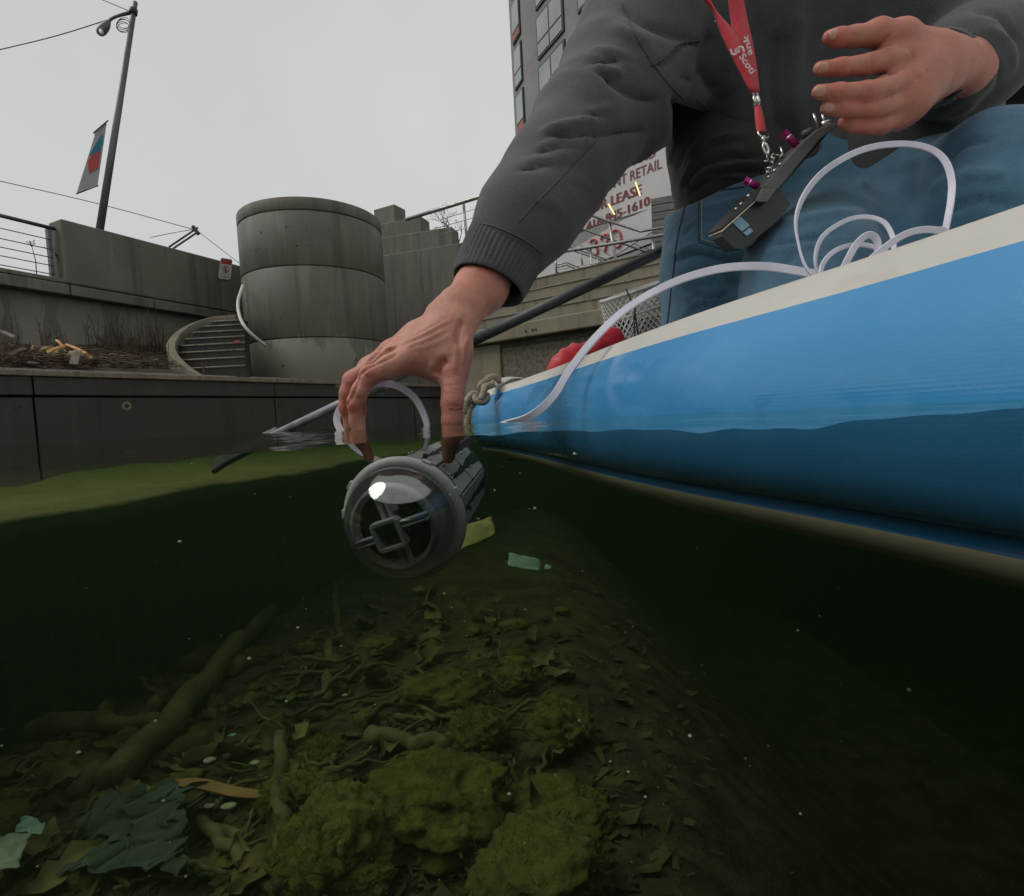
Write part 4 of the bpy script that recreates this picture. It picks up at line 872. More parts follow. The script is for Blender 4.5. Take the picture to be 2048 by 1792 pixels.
# rope knotted to a strap at the corner
rp_ = thing('knotted_rope', 'beige braided rope knotted to the board corner and hanging into the water', 'rope', loc=P(945, 842, .92))
def zr(x, y, d): return P(917.3 + x * .1042, 714.7 + y * .1042, d)      # from the close view of the knot
s1 = [zr(770, 440, .99), zr(700, 385, .975), zr(610, 390, .96), zr(540, 440, .95), zr(430, 520, .945), zr(420, 600, .95), zr(520, 560, .94), zr(640, 520, .945), zr(620, 450, .97)]
s2 = [zr(520, 480, .96), zr(500, 600, .935), zr(450, 740, .925), zr(400, 830, .92)]
s3 = [zr(540, 720, .945), zr(550, 800, .935), zr(480, 860, .925), zr(370, 850, .92), zr(300, 780, .925), zr(330, 700, .94), zr(250, 720, .93), zr(170, 820, .92), zr(125, 960, .92), zr(110, 1080, .92)]
s4 = [zr(290, 890, .93), zr(215, 960, .925), zr(190, 1080, .92), zr(175, 1230, .92), zr(170, 1400, .92), zr(175, 1650, .93), zr(185, 1900, .93)]
for nm, s in (('knot', s1), ('knot_tuck', s2), ('loop', s3), ('tail', s4)):
    c_ = spl(s, 60); V, Fc = tube(c_, [.0056 * (1 + .06 * math.sin(i * 1.9)) for i in range(60)], 12); obj(nm, V, Fc, ROPE, rp_, True)
o = obj('strap', *tube(spl([zr(620, 560, .965), zr(740, 520, .985), zr(850, 440, 1.0), zr(1000, 395, 1.02), zr(1200, 400, 1.04)], 20), 1, flat=(.020, .002), up=(0, -.3, 1)), DECK, bo)
# red bag and landing net lying on the deck
random.seed(5)
bg_ = thing('red_bag', 'crumpled red and black nylon bag lying on the deck beside the landing net', 'bag', loc=P(1170, 720, .95))
def crumple(name, pp, dep, m, amp, parent):
    """cloth heap: a fan of ridged strips with thickness"""
    sd_ = SDF(np.array(P(pp[0][0], pp[0][1], dep)) - .22, np.array(P(pp[0][0], pp[0][1], dep)) + .22, .0045)
    for (x, y, d, r) in pp: sd_.cap(P(x, y, d), P(x + random.uniform(-8, 8), y + random.uniform(2, 8), d + .03), r, r * .8, .03)
    V, Fq = sd_.mesh(); N_ = vnormals(V, Fq); w_v = np.stack([V[:, 0] * 16 + V[:, 2] * 30, V[:, 1] * 10, V[:, 2] * 12 - V[:, 0] * 20], 1); n_r = 1 - 2.4 * np.abs(gnoise(w_v + 3)); n_r2 = 1 - 2 * np.abs(gnoise(w_v * 2.3)); V = V + N_ * (amp * (n_r * 1.0 + n_r2 * .35 - .4))[:, None]; V = smooth(V, Fq, 1, .3)
    return mesh_obj(name, V, Fq, m, parent)
crumple('flap', [(1150, 722, .88, .014), (1128, 736, .87, .009), (1112, 743, .87, .007), (1165, 712, .89, .014), (1185, 704, .90, .014), (1205, 690, .92, .014), (1222, 676, .93, .012), (1140, 728, .88, .012), (1230, 694, .93, .010)], .89, NYLON, .0065, bg_)
crumple('body', [(1195, 715, .93, .022), (1215, 705, .94, .022), (1180, 722, .93, .018), (1230, 702, .95, .018)], .93, SHIRT, .006, bg_)
nt_ = thing('landing_net', 'grey diamond mesh landing net basket with wire rim standing on the deck', 'net', loc=P(1285, 690, 1.0))
# rim: tilted ellipse; netting: lattice on a tapering basket
rc = P(1290, 575, 1.06); rx = CR @ Vector((.085, .028, 0)); ry = CR @ Vector((.004, .018, -.07))
rimp = [rc + rx * math.cos(t) + ry * math.sin(t) for t in np.linspace(0, 2 * math.pi, 49)]
obj('rim', *tube(rimp, .0030, 8), NETM, nt_, True)
dn = CR @ Vector((.012, -.125, 0)); g = G(); nc, nrw = 44, 17
def NP(i, j):
    t = 2 * math.pi * i / nc; v = j / nrw; s = 1 - .22 * v ** 1.5 + .05 * math.sin(t * 3 + v * 4) * v; return rc + (rx * math.cos(t) + ry * math.sin(t)) * s + dn * v
for i in range(nc):
    for sgn in (1, -1): g.add(*tube([NP(i + sgn * j * .5, j) for j in range(nrw + 1)], .0012, 4, cap=False))
g.build('netting', NETM, nt_); nt_.children[-1]['kind'] = 'stuff'
obj('second_hoop', *tube([rc + (rx * math.cos(t) + ry * math.sin(t)) * .97 + dn * .32 for t in np.linspace(0, 2 * math.pi, 40)], .0018, 6), NETM, nt_, True)
obj('draw_cord', *tube(spl([P(1252, 577, .985), P(1262, 600, .98), P(1270, 612, .98), P(1268, 640, .98), P(1270, 680, .985)], 20), .0016, 6), WIRE, nt_, True)
obj('draw_cord', *tube(spl([P(1280, 605, .985), P(1270, 614, .98), P(1272, 640, .98), P(1277, 672, .985)], 20), .0014, 6), WIRE, nt_, True)
# long black pole lying across, its tip in the water
po = thing('net_pole', 'long black pole running from behind the jeans down into the water behind the hand', 'pole', loc=P(590, 850, 1.30))
pa, pbq = P(1345, 492, 1.22), P(560, 865, 1.34); pd = (pbq - pa).normalized()
pm = P(945, 688, 1.28)
obj('tube', *tube([pa, pa.lerp(pbq, .51)], .0125, 16), POLEM, po, True)
obj('grip', *tube([pa - pd * .25, pa + pd * .02], .0155, 16), POLEM, po, True)
obj('lower_tube', *tube([pa.lerp(pbq, .505), pa.lerp(pbq, 1.02)], [.0115, .0105], 16), POLEA, po, True)
obj('collar', *tube([pa.lerp(pbq, .50), pa.lerp(pbq, .52)], .0155, 16), POLEM, po, True)
tp0 = pa.lerp(pbq, 1.01); obj('submerged_blade', *tube(spl([tp0, P(500, 893, 1.36), P(455, 917, 1.38), P(425, 936, 1.38)], 14), 1, flat=(.050, .014), up=(0, -.6, .7)), POLEM, po, bevel=.004)
# ================================================================== the person kneeling on the board
pe = thing('person', 'person in dark jacket and blue jeans kneeling on the board reaching into the water', 'person', loc=(.42, .82, .064))
def px(x, y, d, r): return P(x, y, d), r * d / F
def chain(sd, pts, k=.012, fl=None):
    for a, b in zip(pts, pts[1:]):
        (pa_, ra), (pb_, rb) = px(*a), px(*b); sd.cap(pa_, pb_, ra, rb, k, fl)
def bounds(pts, m=.04):
    A = np.array([P(p[0], p[1], p[2]) for p in pts]); return A.min(0) - m, A.max(0) + m
VIEW = CR @ Vector((0, 0, -1))
# ---------------------------------------------------------------- hands
def hand(name, chains, st, creases, h, parent, wr, sm=2):
    allp = [p for c in chains for p in c[0]]; lo, hi = bounds(allp, .035); sd = SDF(lo, hi, h)
    for c in chains: chain(sd, c[0], c[1], c[2] if len(c) > 2 else None)
    for (a, b, r, k) in creases: sd.cut(P(*a), P(*b), r, r * .8, k)
    V, Fq = sd.mesh(); V = smooth(V, Fq, sm, .5); V = strokes(V, Fq, st); N_ = vnormals(V, Fq)
    V = V + N_ * (wr * fbm(V * 140, 3) + .0006 * fbm(V * 45, 2))[:, None]
    o = mesh_obj(name, V, Fq, SKIN, parent); fl = np.zeros(len(V))
    for c in chains[4:]:                                             # joints and fingertips are redder
        for q in (c[0][0], c[0][-1]):
            w_ = np.array(P(q[0], q[1], q[2])); fl += .75 * np.exp(-((V - w_) ** 2).sum(1) / (.0125 ** 2))
    at_ = o.data.attributes.new('flush', 'FLOAT', 'POINT'); at_.data.foreach_set('value', np.clip(fl, 0, 1).astype(np.float32))
    return o, V, Fq
zA = lambda x, y, d, r: (666.7 + .2083 * x, 506.7 + .2083 * y, d, .2083 * r)
def ZA(*L): return [zA(*q) for q in L]
FLW = (VIEW, .74)
chA = [
    (ZA((1560, 120, .672, 232), (1420, 330, .648, 222), (1200, 560, .622, 196)), .02, (VIEW, .80)),
    (ZA((1200, 560, .622, 196), (1080, 720, .612, 178)), .02, (VIEW, .72)),
    (ZA((975, 548, .612, 66), (1010, 545, .618, 70)), .010),
    (ZA((1160, 690, .61, 140), (960, 860, .60, 142), (770, 985, .594, 122)), .018, (VIEW, .8)),       # second metacarpal
    (ZA((1100, 680, .624, 150), (860, 820, .618, 126), (640, 930, .615, 100)), .018),
    (ZA((1040, 660, .64, 130), (800, 790, .638, 104), (540, 925, .636, 84)), .016),
    (ZA((1010, 640, .655, 110), (780, 790, .656, 88), (500, 960, .655, 68)), .016),
    (ZA((770, 985, .592, 122), (560, 1085, .586, 104), (345, 1172, .580, 88)), .010),                 # index
    (ZA((345, 1172, .580, 88), (260, 1320, .580, 77), (212, 1432, .583, 76)), .006),
    (ZA((212, 1432, .583, 75), (225, 1600, .590, 68), (275, 1800, .590, 58), (350, 1960, .592, 50)), .006),
    (ZA((640, 930, .615, 96), (400, 1060, .61, 84), (180, 1215, .605, 78)), .009),                     # middle
    (ZA((180, 1215, .605, 80), (140, 1340, .606, 72), (128, 1470, .610, 70)), .006),
    (ZA((128, 1470, .610, 69), (170, 1660, .618, 62), (235, 1800, .622, 48)), .006),
    (ZA((540, 930, .636, 78), (330, 1075, .634, 70), (190, 1230, .632, 66), (160, 1450, .634, 60), (220, 1680, .636, 52)), .008),
    (ZA((500, 960, .655, 62), (360, 1150, .655, 56), (260, 1330, .654, 52), (280, 1560, .652, 46)), .008),
    (ZA((1185, 720, .607, 128), (1185, 930, .598, 122), (1165, 1150, .592, 108)), .018, (VIEW, .85)),  # thumb
    (ZA((1165, 1150, .592, 108), (1150, 1300, .588, 98), (1142, 1430, .586, 100)), .008),
    (ZA((1142, 1430, .586, 99), (1138, 1600, .588, 92), (1128, 1800, .594, 78), (1105, 1960, .600, 62)), .007),
    (ZA((820, 1010, .602, 120), (980, 1080, .606, 100), (1130, 1120, .602, 110)), .020),               # web
    (ZA((1000, 900, .606, 150), (1080, 1000, .604, 130)), .02),
]
def zl(*L): return [(666.7 + .2083 * x, 506.7 + .2083 * y) for x, y in L]
stA = [(zl((1120, 640), (900, 760), (640, 880), (500, 920)), 3.2, .0022), (zl((1100, 720), (880, 830), (700, 900)), 3.0, .0014), (zl((1060, 650), (860, 750), (700, 820)), 2.2, -.0012),
       (zl((1150, 780), (930, 880), (760, 920)), 5, .0010), (zl((620, 960), (480, 1030), (330, 1100), (250, 1170)), 2.6, -.0032), (zl((470, 920), (400, 985), (340, 1040)), 2.2, -.0024),
       (zl((250, 1170), (215, 1290), (160, 1420)), 2.4, -.0030), (zl((150, 1410), (120, 1480), (110, 1580)), 2.0, -.0016), (zl((560, 900), (480, 945), (410, 1000)), 3, .0016),
       (zl((1240, 640), (1200, 760), (1190, 900)), 6, -.0045), (zl((1290, 800), (1250, 930), (1240, 1080)), 4, .0022), (zl((1180, 860), (1175, 1000), (1165, 1120)), 4, .0018),
       (zl((1090, 1010), (1010, 1090), (980, 1180)), 8, -.0060), (zl((960, 1040), (930, 1120), (960, 1210)), 4, .0020),
       (zl((1060, 1275), (1130, 1265), (1230, 1255)), 1.3, -.0016), (zl((1070, 1290), (1150, 1292)), 1.2, -.0010), (zl((1090, 1195), (1170, 1170), (1230, 1180)), 1.2, -.0010), (zl((1070, 1430), (1150, 1440), (1230, 1425)), 1.3, -.0013), (zl((1080, 1465), (1150, 1470), (1230, 1460)), 1.3, -.0016), (zl((1110, 1500), (1170, 1510), (1235, 1500)), 1.3, -.0014), (zl((1080, 1405), (1230, 1395)), 1.2, -.0010),
       (zl((290, 1130), (340, 1160), (400, 1190)), 1.4, -.0012), (zl((270, 1155), (330, 1190), (390, 1215)), 1.4, -.0012), (zl((145, 1400), (200, 1395), (280, 1400)), 1.4, -.0012), (zl((145, 1425), (220, 1420)), 1.2, -.0010),
       (zl((310, 1440), (290, 1500), (300, 1560)), 2.2, -.0020), (zl((340, 1130), (320, 1165)), 5, .0014), (zl((170, 1220), (150, 1240)), 5, .0012)]
hA, VA_, FA_ = hand('hand', chA, stA, [], .0019, pe, .00022)
z5 = lambda x, y, d, r: (1408 + .3125 * x, .3125 * y, d, .3125 * r)
def Z5(*L): return [z5(*q) for q in L]
chB = [
    (Z5((1800, 450, .715, 165), (1660, 430, .672, 158), (1540, 415, .645, 146)), .02, (VIEW, .85)),
    (Z5((1540, 400, .645, 146), (1420, 380, .632, 128)), .02, (VIEW, .72)),
    (Z5((1480, 360, .638, 112), (1290, 375, .620, 104)), .016), (Z5((1480, 430, .638, 112), (1280, 520, .616, 96)), .016),
    (Z5((1480, 480, .640, 110), (1265, 640, .620, 90)), .016), (Z5((1470, 520, .645, 104), (1240, 745, .630, 82)), .016), (Z5((1350, 480, .628, 120), (1300, 640, .628, 110)), .02),
    (Z5((1440, 330, .636, 106), (1260, 245, .616, 96), (1110, 212, .604, 80)), .012),                 # thumb
    (Z5((1110, 212, .604, 80), (960, 232, .600, 56), (860, 240, .598, 54)), .006), (Z5((860, 240, .598, 54), (800, 238, .598, 42)), .005),
    (Z5((1290, 360, .616, 92), (1160, 390, .606, 70), (1040, 415, .598, 60)), .007), (Z5((1040, 415, .598, 60), (870, 430, .592, 51)), .004), (Z5((870, 430, .592, 51), (742, 438, .592, 43)), .005),
    (Z5((1280, 525, .614, 86), (1150, 566, .602, 68), (1030, 588, .594, 60)), .006), (Z5((1030, 588, .594, 60), (860, 590, .588, 51)), .004), (Z5((860, 590, .588, 51), (732, 588, .588, 44)), .005),
    (Z5((1265, 645, .618, 80), (1140, 684, .608, 60), (1030, 698, .602, 52)), .006), (Z5((1030, 698, .602, 52), (880, 698, .598, 45)), .004), (Z5((880, 698, .598, 45), (782, 692, .598, 38)), .005),
    (Z5((1240, 750, .628, 72), (1140, 802, .62, 54), (1060, 815, .616, 47)), .005), (Z5((1060, 815, .616, 47), (950, 802, .614, 42)), .003), (Z5((950, 802, .614, 42), (892, 782, .614, 36)), .004),
]
def z5l(*L): return [(1408 + .3125 * x, .3125 * y) for x, y in L]
stB = [(z5l((1180, 225), (1120, 290), (1060, 325)), 3, -.0030), (z5l((1210, 300), (1120, 330), (1050, 350)), 3, .0014), (z5l((1330, 340), (1340, 430), (1370, 520)), 7, -.0020), (z5l((1240, 460), (1130, 480), (1050, 510)), 3, -.0020),
       (z5l((1230, 600), (1120, 640), (1000, 665)), 2.6, -.0022), (z5l((1200, 740), (1120, 762), (1000, 765)), 2.6, -.0020), (z5l((870, 180), (880, 230), (880, 290)), 1.3, -.0010), (z5l((1060, 340), (1070, 400), (1075, 470)), 1.6, -.0009), (z5l((880, 370), (885, 430), (885, 480)), 1.5, -.0010), (z5l((870, 540), (875, 590), (875, 640)), 1.5, -.0009),
       (z5l((1040, 530), (1050, 590), (1050, 640)), 1.6, -.0008), (z5l((1280, 330), (1330, 380), (1330, 450)), 4, .0012)]
hB, VB_, FB_ = hand('hand', chB, stB, [], .0019, pe, .00018)
hB['label'] = 'open left hand with spread fingers held before the jacket'; hA['label'] = 'right hand gripping the submersible, fingertips in the water'
def nail(c, ax, nrm, L, W_, par):
    ax = Vector(ax).normalized(); nrm = Vector(nrm); nrm = (nrm - ax * nrm.dot(ax)).normalized(); sd_ = ax.cross(nrm); V = []; Fc = []
    for i in range(7):
        for j in range(7):
            u, v = (i / 6 - .5) * 2, (j / 6 - .5) * 2; uu = u * math.sqrt(1 - .35 * v * v); V.append(Vector(c) + ax * (uu * L / 2) + sd_ * (v * W_ / 2 * math.sqrt(1 - .25 * u * u)) + nrm * (.0006 - .0022 * v * v - .0008 * u * u))
    for i in range(6):
        for j in range(6): Fc.append((i * 7 + j, (i + 1) * 7 + j, (i + 1) * 7 + j + 1, i * 7 + j + 1))
    o = obj('fingernail', V, Fc, NAIL, par, True); sdm = o.modifiers.new('solid', 'SOLIDIFY'); sdm.thickness = .0008; return o
bvB = BVHTree.FromPolygons([Vector(v) for v in VB_], [list(map(int, f)) for f in FB_])
def hit(bv, x, y):
    r = ray(x, y).normalized(); return bv.ray_cast(CO, r)
for (x, y, ax) in ((733, 437, (-1, -.05)), (722, 583, (-1, 0)), (778, 686, (-1, -.1)), (812, 216, (-1, .25))):
    q = z5(x + 24, y, .6, 1); h_, nn_, _, _ = hit(bvB, q[0], q[1])
    if h_: nail(h_, CR @ Vector((ax[0], -ax[1], 0)), nn_, .0125, .0098, hB)
# ---------------------------------------------------------------- jacket
jk = [
    ([(1640, 330, .97, 190), (1650, 120, .94, 220), (1650, -80, .88, 225), (1640, -200, .85, 190)], .05, (VIEW, .85)),
    ([(1500, 240, .915, 140), (1480, 60, .90, 160), (1520, -110, .86, 160)], .06),
    ([(1790, 280, .90, 150), (1800, 60, .90, 170), (1790, -120, .86, 160)], .06),
    ([(1440, -120, .86, 120), (1345, 10, .85, 150), (1285, 110, .81, 128)], .05),                      # right upper arm
    ([(1285, 110, .81, 128), (1235, 190, .78, 116), (1172, 264, .745, 96)], .03), ([(1172, 264, .745, 96), (1114, 346, .715, 90), (1057, 434, .69, 83), (1028, 474, .68, 79)], .03),
    ([(1330, 150, .86, 110), (1300, 220, .84, 60)], .05),
    ([(1830, -150, .86, 120), (1940, -10, .82, 105), (1972, 85, .77, 72)], .05),                      # left arm
    ([(1972, 85, .77, 72), (1945, 122, .73, 88), (1905, 137, .70, 84)], .03),
    ([(1640, -200, .85, 120), (1640, -290, .84, 95)], .04), ([(1640, 320, .93, 130), (1730, 375, .89, 125), (1840, 345, .87, 120)], .05),  # second chain: dark cloth over the lap, added to stand in for its shade
]
lo, hi = bounds([p for c in jk for p in c[0]], .16); sd = SDF(lo, hi, .0047)
for c in jk: chain(sd, c[0], c[1], c[2] if len(c) > 2 else None)
# open hem: the jacket ends along a slanting plane over the shirt
h0, h1, h2 = P(1345, 190, .80), P(1530, 300, .76), P(1520, 255, 1.15)
hn = (h1 - h0).cross(h2 - h0).normalized()
if hn.z > 0: hn = -hn
# keep sleeves: limit the cut to a box around the belly
D0 = sd.D.copy(); sd.half(h0, hn, .012)
X_, Y_, Z_ = np.meshgrid(*sd.ax, indexing='ij', sparse=True)
L_ = np.stack(np.broadcast_arrays(X_, Y_, Z_), -1).reshape(-1, 3) - np.array(CO); L_ = L_ @ np.array(CR); pxx = (1024 + F * L_[:, 0] / -L_[:, 2]).reshape(sd.D.shape); pyy = (896 - F * L_[:, 1] / -L_[:, 2]).reshape(sd.D.shape)
keep = (pxx < 1335 + (pyy - 200) * .1) | (pxx > 1870); sd.D = np.where(keep, D0, sd.D).astype(np.float32); del L_, pxx, pyy
V, Fq = sd.mesh(); V = smooth(V, Fq, 4)
z4 = lambda *L: [(960 + .25 * x, .25 * y) for x, y in L]
stJ = [(z4((500, 1085), (620, 1035), (780, 1005), (980, 980)), 5, .0085), (z4((560, 1095), (700, 1110), (850, 1105), (1150, 1060), (1330, 1040)), 6, -.0085), (z4((460, 1220), (600, 1165), (760, 1140), (900, 1130)), 5, .0075), (z4((440, 1250), (620, 1190), (800, 1165)), 5, -.0050),
       (z4((960, 615), (1030, 635), (1110, 640)), 4, -.010), (z4((900, 560), (1010, 590), (1120, 610)), 5, .007), (z4((980, 650), (1120, 720), (1260, 790), (1400, 810)), 8, -.009), (z4((900, 420), (1080, 440), (1200, 480)), 4, .005), (z4((880, 540), (1000, 520), (1130, 500)), 6, -.006),
       (z4((940, 1100), (780, 1270), (620, 1440), (460, 1600), (300, 1780)), 1.6, -.0030), (z4((960, 1110), (800, 1285), (640, 1450), (480, 1615), (320, 1790)), 2.0, .0016), (z4((1360, 525), (1440, 490), (1540, 400), (1620, 345), (1760, 325)), 2.4, .0065), (z4((1370, 545), (1460, 505), (1560, 415), (1640, 365), (1760, 345)), 3, -.0060),
       (z4((1580, 620), (1680, 640), (1760, 590)), 4, -.006), (z4((380, 1330), (560, 1300), (720, 1230)), 6, .005), (z4((360, 1370), (560, 1340)), 5, -.005), (z4((640, 1435), (760, 1450), (860, 1490)), 4, .004), (z4((450, 1605), (560, 1640), (650, 1690)), 4, .0045), (z4((300, 1400), (400, 1385), (500, 1400)), 4, -.004), (z4((820, 930), (960, 900), (1060, 880)), 5, .005), (z4((860, 960), (980, 935)), 4, -.005),
       ([(1420, 60), (1400, 130), (1430, 190)], 12, -.010), ([(1560, 60), (1540, 160), (1560, 280)], 16, -.010), ([(1600, 20), (1590, 140), (1600, 300)], 10, .008), ([(1720, 200), (1700, 270), (1660, 330)], 12, -.009), ([(1240, 20), (1300, 60), (1400, 90)], 8, -.007), ([(1220, 60), (1290, 90)], 6, .006), ([(1440, 190), (1480, 150), (1500, 80)], 8, .006),
       ([(1940, 30), (1990, 40), (2030, 90)], 5, -.006), ([(1960, 60), (2010, 90), (2020, 140)], 5, .005), ([(1930, 80), (1960, 120), (1960, 170)], 5, -.006), ([(1990, 120), (1990, 170), (1950, 210)], 6, -.005)]
V = strokes(V, Fq, [(l_, w_ * (1.15 if w_ > 3 else 1), a_ * (.85 if w_ > 3 else 1)) for l_, w_, a_ in stJ]); N_ = vnormals(V, Fq); ad_ = np.array((P(1030, 476, .68) - P(1285, 110, .81)).normalized()); sa_ = V @ ad_; w_v = np.stack([sa_ * 15 + 1.2 * gnoise(V * 5), V[:, 0] * 4, V[:, 2] * 4], 1); cr_ = 1 - 2.2 * np.abs(gnoise(w_v)); cr2 = 1 - 2.2 * np.abs(gnoise(V * np.array([11, 11, 5]) + gnoise(V * 6)[:, None]))
armw = np.clip((1340 - proj(V)[:, 0]) / 120, 0, 1); V = V + N_ * (.0052 * np.clip(cr_, -.4, 1) * armw + .0050 * np.clip(cr2, -.4, 1) * (1 - .6 * armw) + .0007 * fbm(V * 40, 2))[:, None]; V = smooth(V, Fq, 1, .4)
jk_o = mesh_obj('jacket', V, Fq, JACKET, pe); bvK = BVHTree.FromPolygons([Vector(v) for v in V], [list(map(int, f)) for f in Fq])
# knitted cuffs
def cuff(pts, rad, fl, nrm_ref, name='cuff', ribs=46, parent=pe):
    C_ = spl([P(*p) for p in pts], 22); m_ = 22; n_ = ribs * 4; V = []; Fc = []; rr = spl([(r,) for r in rad], 22)[:, 0]
    for i in range(m_):
        t = Vector(C_[min(i + 1, m_ - 1)] - C_[max(i - 1, 0)]).normalized(); a = Vector(nrm_ref); a = (a - t * a.dot(t)).normalized(); b = t.cross(a)
        for j in range(n_):
            th = 2 * math.pi * j / n_; rb = .0011 * math.cos(ribs * th + .25 * math.sin(i * .5)) * min(1, (m_ - 1 - i) / 2, i / 2 + .2); r_ = rr[i] + rb
            V.append(Vector(C_[i]) + a * (math.cos(th) * r_ * fl) + b * (math.sin(th) * r_))
    for k in range(5):                                                # rolled inner lip
        t = Vector(C_[-1] - C_[-2]).normalized(); a = Vector(nrm_ref); a = (a - t * a.dot(t)).normalized(); b = t.cross(a); s = (k + 1) / 5; r_ = rr[-1] - .007 * s
        for j in range(n_): th = 2 * math.pi * j / n_; V.append(Vector(C_[-1]) + t * (.004 * math.sin(s * 3.1) - .016 * s * s) + a * (math.cos(th) * r_ * fl) + b * (math.sin(th) * r_))
    for i in range(m_ + 4):
        for j in range(n_): Fc.append((i * n_ + j, i * n_ + (j + 1) % n_, (i + 1) * n_ + (j + 1) % n_, (i + 1) * n_ + j))
    return obj(name, V, Fc, CUFFM, parent, True)
cuff([(1052, 440, .69), (1030, 468, .682), (1002, 515, .668), (977, 570, .655)], [.050, .0525, .0485, .0450], .84, VIEW)
cuff([(1945, 128, .742), (1915, 137, .712), (1890, 138, .688), (1872, 138, .668)], [.046, .0475, .043, .041], .95, VIEW, ribs=40)
# ---------------------------------------------------------------- shirt
sh = [([(1560, 400, .95, 190), (1580, 270, .99, 180), (1600, 120, 1.03, 160)], .04, (VIEW, .82)), ([(1450, 335, .905, 104), (1442, 255, .925, 90), (1450, 160, .97, 80)], .05), ([(1660, 400, .96, 130), (1680, 300, .99, 120)], .05), ([(1440, 260, .92, 85), (1400, 195, .93, 62), (1400, 120, .95, 60)], .04)]
lo, hi = bounds([p for c in sh for p in c[0]], .20); sd = SDF(lo, hi, .0058)
for c in sh: chain(sd, c[0], c[1], c[2] if len(c) > 2 else None)
w0, w1, w2 = P(1360, 430, .85), P(1560, 352, .78), P(1560, 380, 1.2); wn_ = (w1 - w0).cross(w2 - w0).normalized()
if wn_.z > 0: wn_ = -wn_
sd.half(w0, wn_, .01)
V, Fq = sd.mesh(); V = smooth(V, Fq, 3)
z7 = lambda *L: [(1408 + .1637 * x, 213 + .1637 * y) for x, y in L]
stS = [(z7((-300, 1000), (-150, 700), (100, 420), (400, 330)), 5, .007), (z7((-260, 1050), (-100, 780), (200, 640), (700, 620)), 5, -.008), (z7((-200, 1000), (0, 800), (300, 720), (740, 690)), 5, .007), (z7((-150, 1050), (100, 870), (400, 800), (760, 780)), 4, -.006), (z7((-350, 800), (-250, 560), (-100, 330)), 5, -.006), (z7((-200, 640), (0, 480), (250, 420), (560, 430)), 5, -.006), (z7((-100, 560), (120, 430), (380, 380)), 4, .006), (z7((-420, 700), (-330, 450), (-300, 300)), 4, .006), (z7((-300, 1080), (-100, 930), (200, 860), (600, 840)), 4, .005)]
V = strokes(V, Fq, stS); N_ = vnormals(V, Fq); V = V + N_ * (.004 * fbm(V * 16, 3))[:, None]
mesh_obj('shirt', V, Fq, SHIRT, pe)
# ---------------------------------------------------------------- jeans
je = [
    ([(1500, 395, .94, 152), (1560, 430, .95, 185), (1680, 420, .95, 170)], .05, (VIEW, .9)),
    ([(1478, 430, .93, 142), (1462, 540, .90, 128), (1455, 690, .87, 122)], .04),                        # right thigh, knee on the deck
    ([(1455, 690, .87, 115), (1560, 690, 1.05, 90), (1640, 660, 1.25, 70)], .04),
    ([(1690, 470, .95, 140), (1850, 420, .80, 118), (1985, 345, .66, 104)], .04),                        # left thigh rising to the knee
    ([(1985, 345, .66, 104), (2010, 420, .64, 118), (1990, 560, .66, 110)], .03),
    ([(1650, 490, .80, 118), (1618, 560, .70, 120), (1605, 680, .64, 120)], .03), ([(1790, 520, .80, 120), (1790, 580, .76, 130), (1800, 660, .74, 130)], .04),
]
lo, hi = bounds([p for c in je for p in c[0]], .15); sd = SDF(lo, hi, .0062)
for c in je: chain(sd, c[0], c[1], c[2] if len(c) > 2 else None)
sd.half((0, 0, .075), (0, 0, -1), .01)
D0 = sd.D.copy(); sd.half(w0 + wn_ * -.012, -wn_, .012)
X_, Y_, Z_ = np.meshgrid(*sd.ax, indexing='ij', sparse=True)
L_ = np.stack(np.broadcast_arrays(X_, Y_, Z_), -1).reshape(-1, 3) - np.array(CO); L_ = L_ @ np.array(CR); pxx = (1024 + F * L_[:, 0] / -L_[:, 2]).reshape(sd.D.shape)
sd.D = np.where(pxx > 1640, D0, sd.D).astype(np.float32); del L_, pxx
V, Fq = sd.mesh(); V = smooth(V, Fq, 3)
zJ = lambda *L: [(1301 + .2083 * x, 373 + .2083 * y) for x, y in L]
stK = [(zJ((240, 660), (420, 590), (620, 620), (800, 645), (1000, 590)), 5, .0075), (zJ((230, 720), (420, 640), (620, 670), (850, 740), (960, 760)), 6, -.0080), (zJ((760, 650), (850, 700), (950, 745)), 4, .005), (zJ((260, 880), (480, 830), (700, 860), (900, 920)), 7, -.006), (zJ((250, 940), (450, 900), (650, 880), (780, 900)), 6, .006), (zJ((330, 1060), (420, 1110), (560, 1110), (640, 1085)), 3.5, .007), (zJ((380, 1020), (560, 1060), (780, 1030)), 5, -.007), (zJ((300, 1290), (420, 1180), (600, 1110)), 4, -.007), (zJ((350, 1300), (460, 1200), (620, 1120)), 3, .005), (zJ((220, 1000), (300, 1050), (400, 1110)), 5, .005), (zJ((330, 420), (450, 330), (480, 280)), 4, .005), (zJ((300, 480), (430, 350)), 4, -.005),
       (zJ((520, 200), (700, 170), (900, 100)), 6, .004), (zJ((520, 330), (700, 300), (780, 230)), 6, -.004), (zJ((1250, 350), (1400, 330), (1800, 260), (2048, 240)), 6, .005), (zJ((1200, 560), (1500, 520), (1800, 420)), 7, -.006), (zJ((1150, 640), (1350, 600), (1600, 560)), 6, .005), (zJ((1200, 760), (1400, 690)), 5, -.005), ([(1880, 330), (1930, 290), (1990, 280)], 8, -.006), ([(1860, 380), (1930, 350), (2010, 350)], 8, .006), ([(1880, 430), (1950, 400), (2030, 410)], 8, -.006), ([(1700, 380), (1780, 340), (1850, 320)], 10, .006)]
V = strokes(V, Fq, stK); N_ = vnormals(V, Fq); V = V + N_ * (.006 * (.35 - 1.6 * np.abs(gnoise(V * np.array([10, 10, 17]) + gnoise(V * 5)[:, None])))  + .0012 * fbm(V * 40, 3))[:, None]
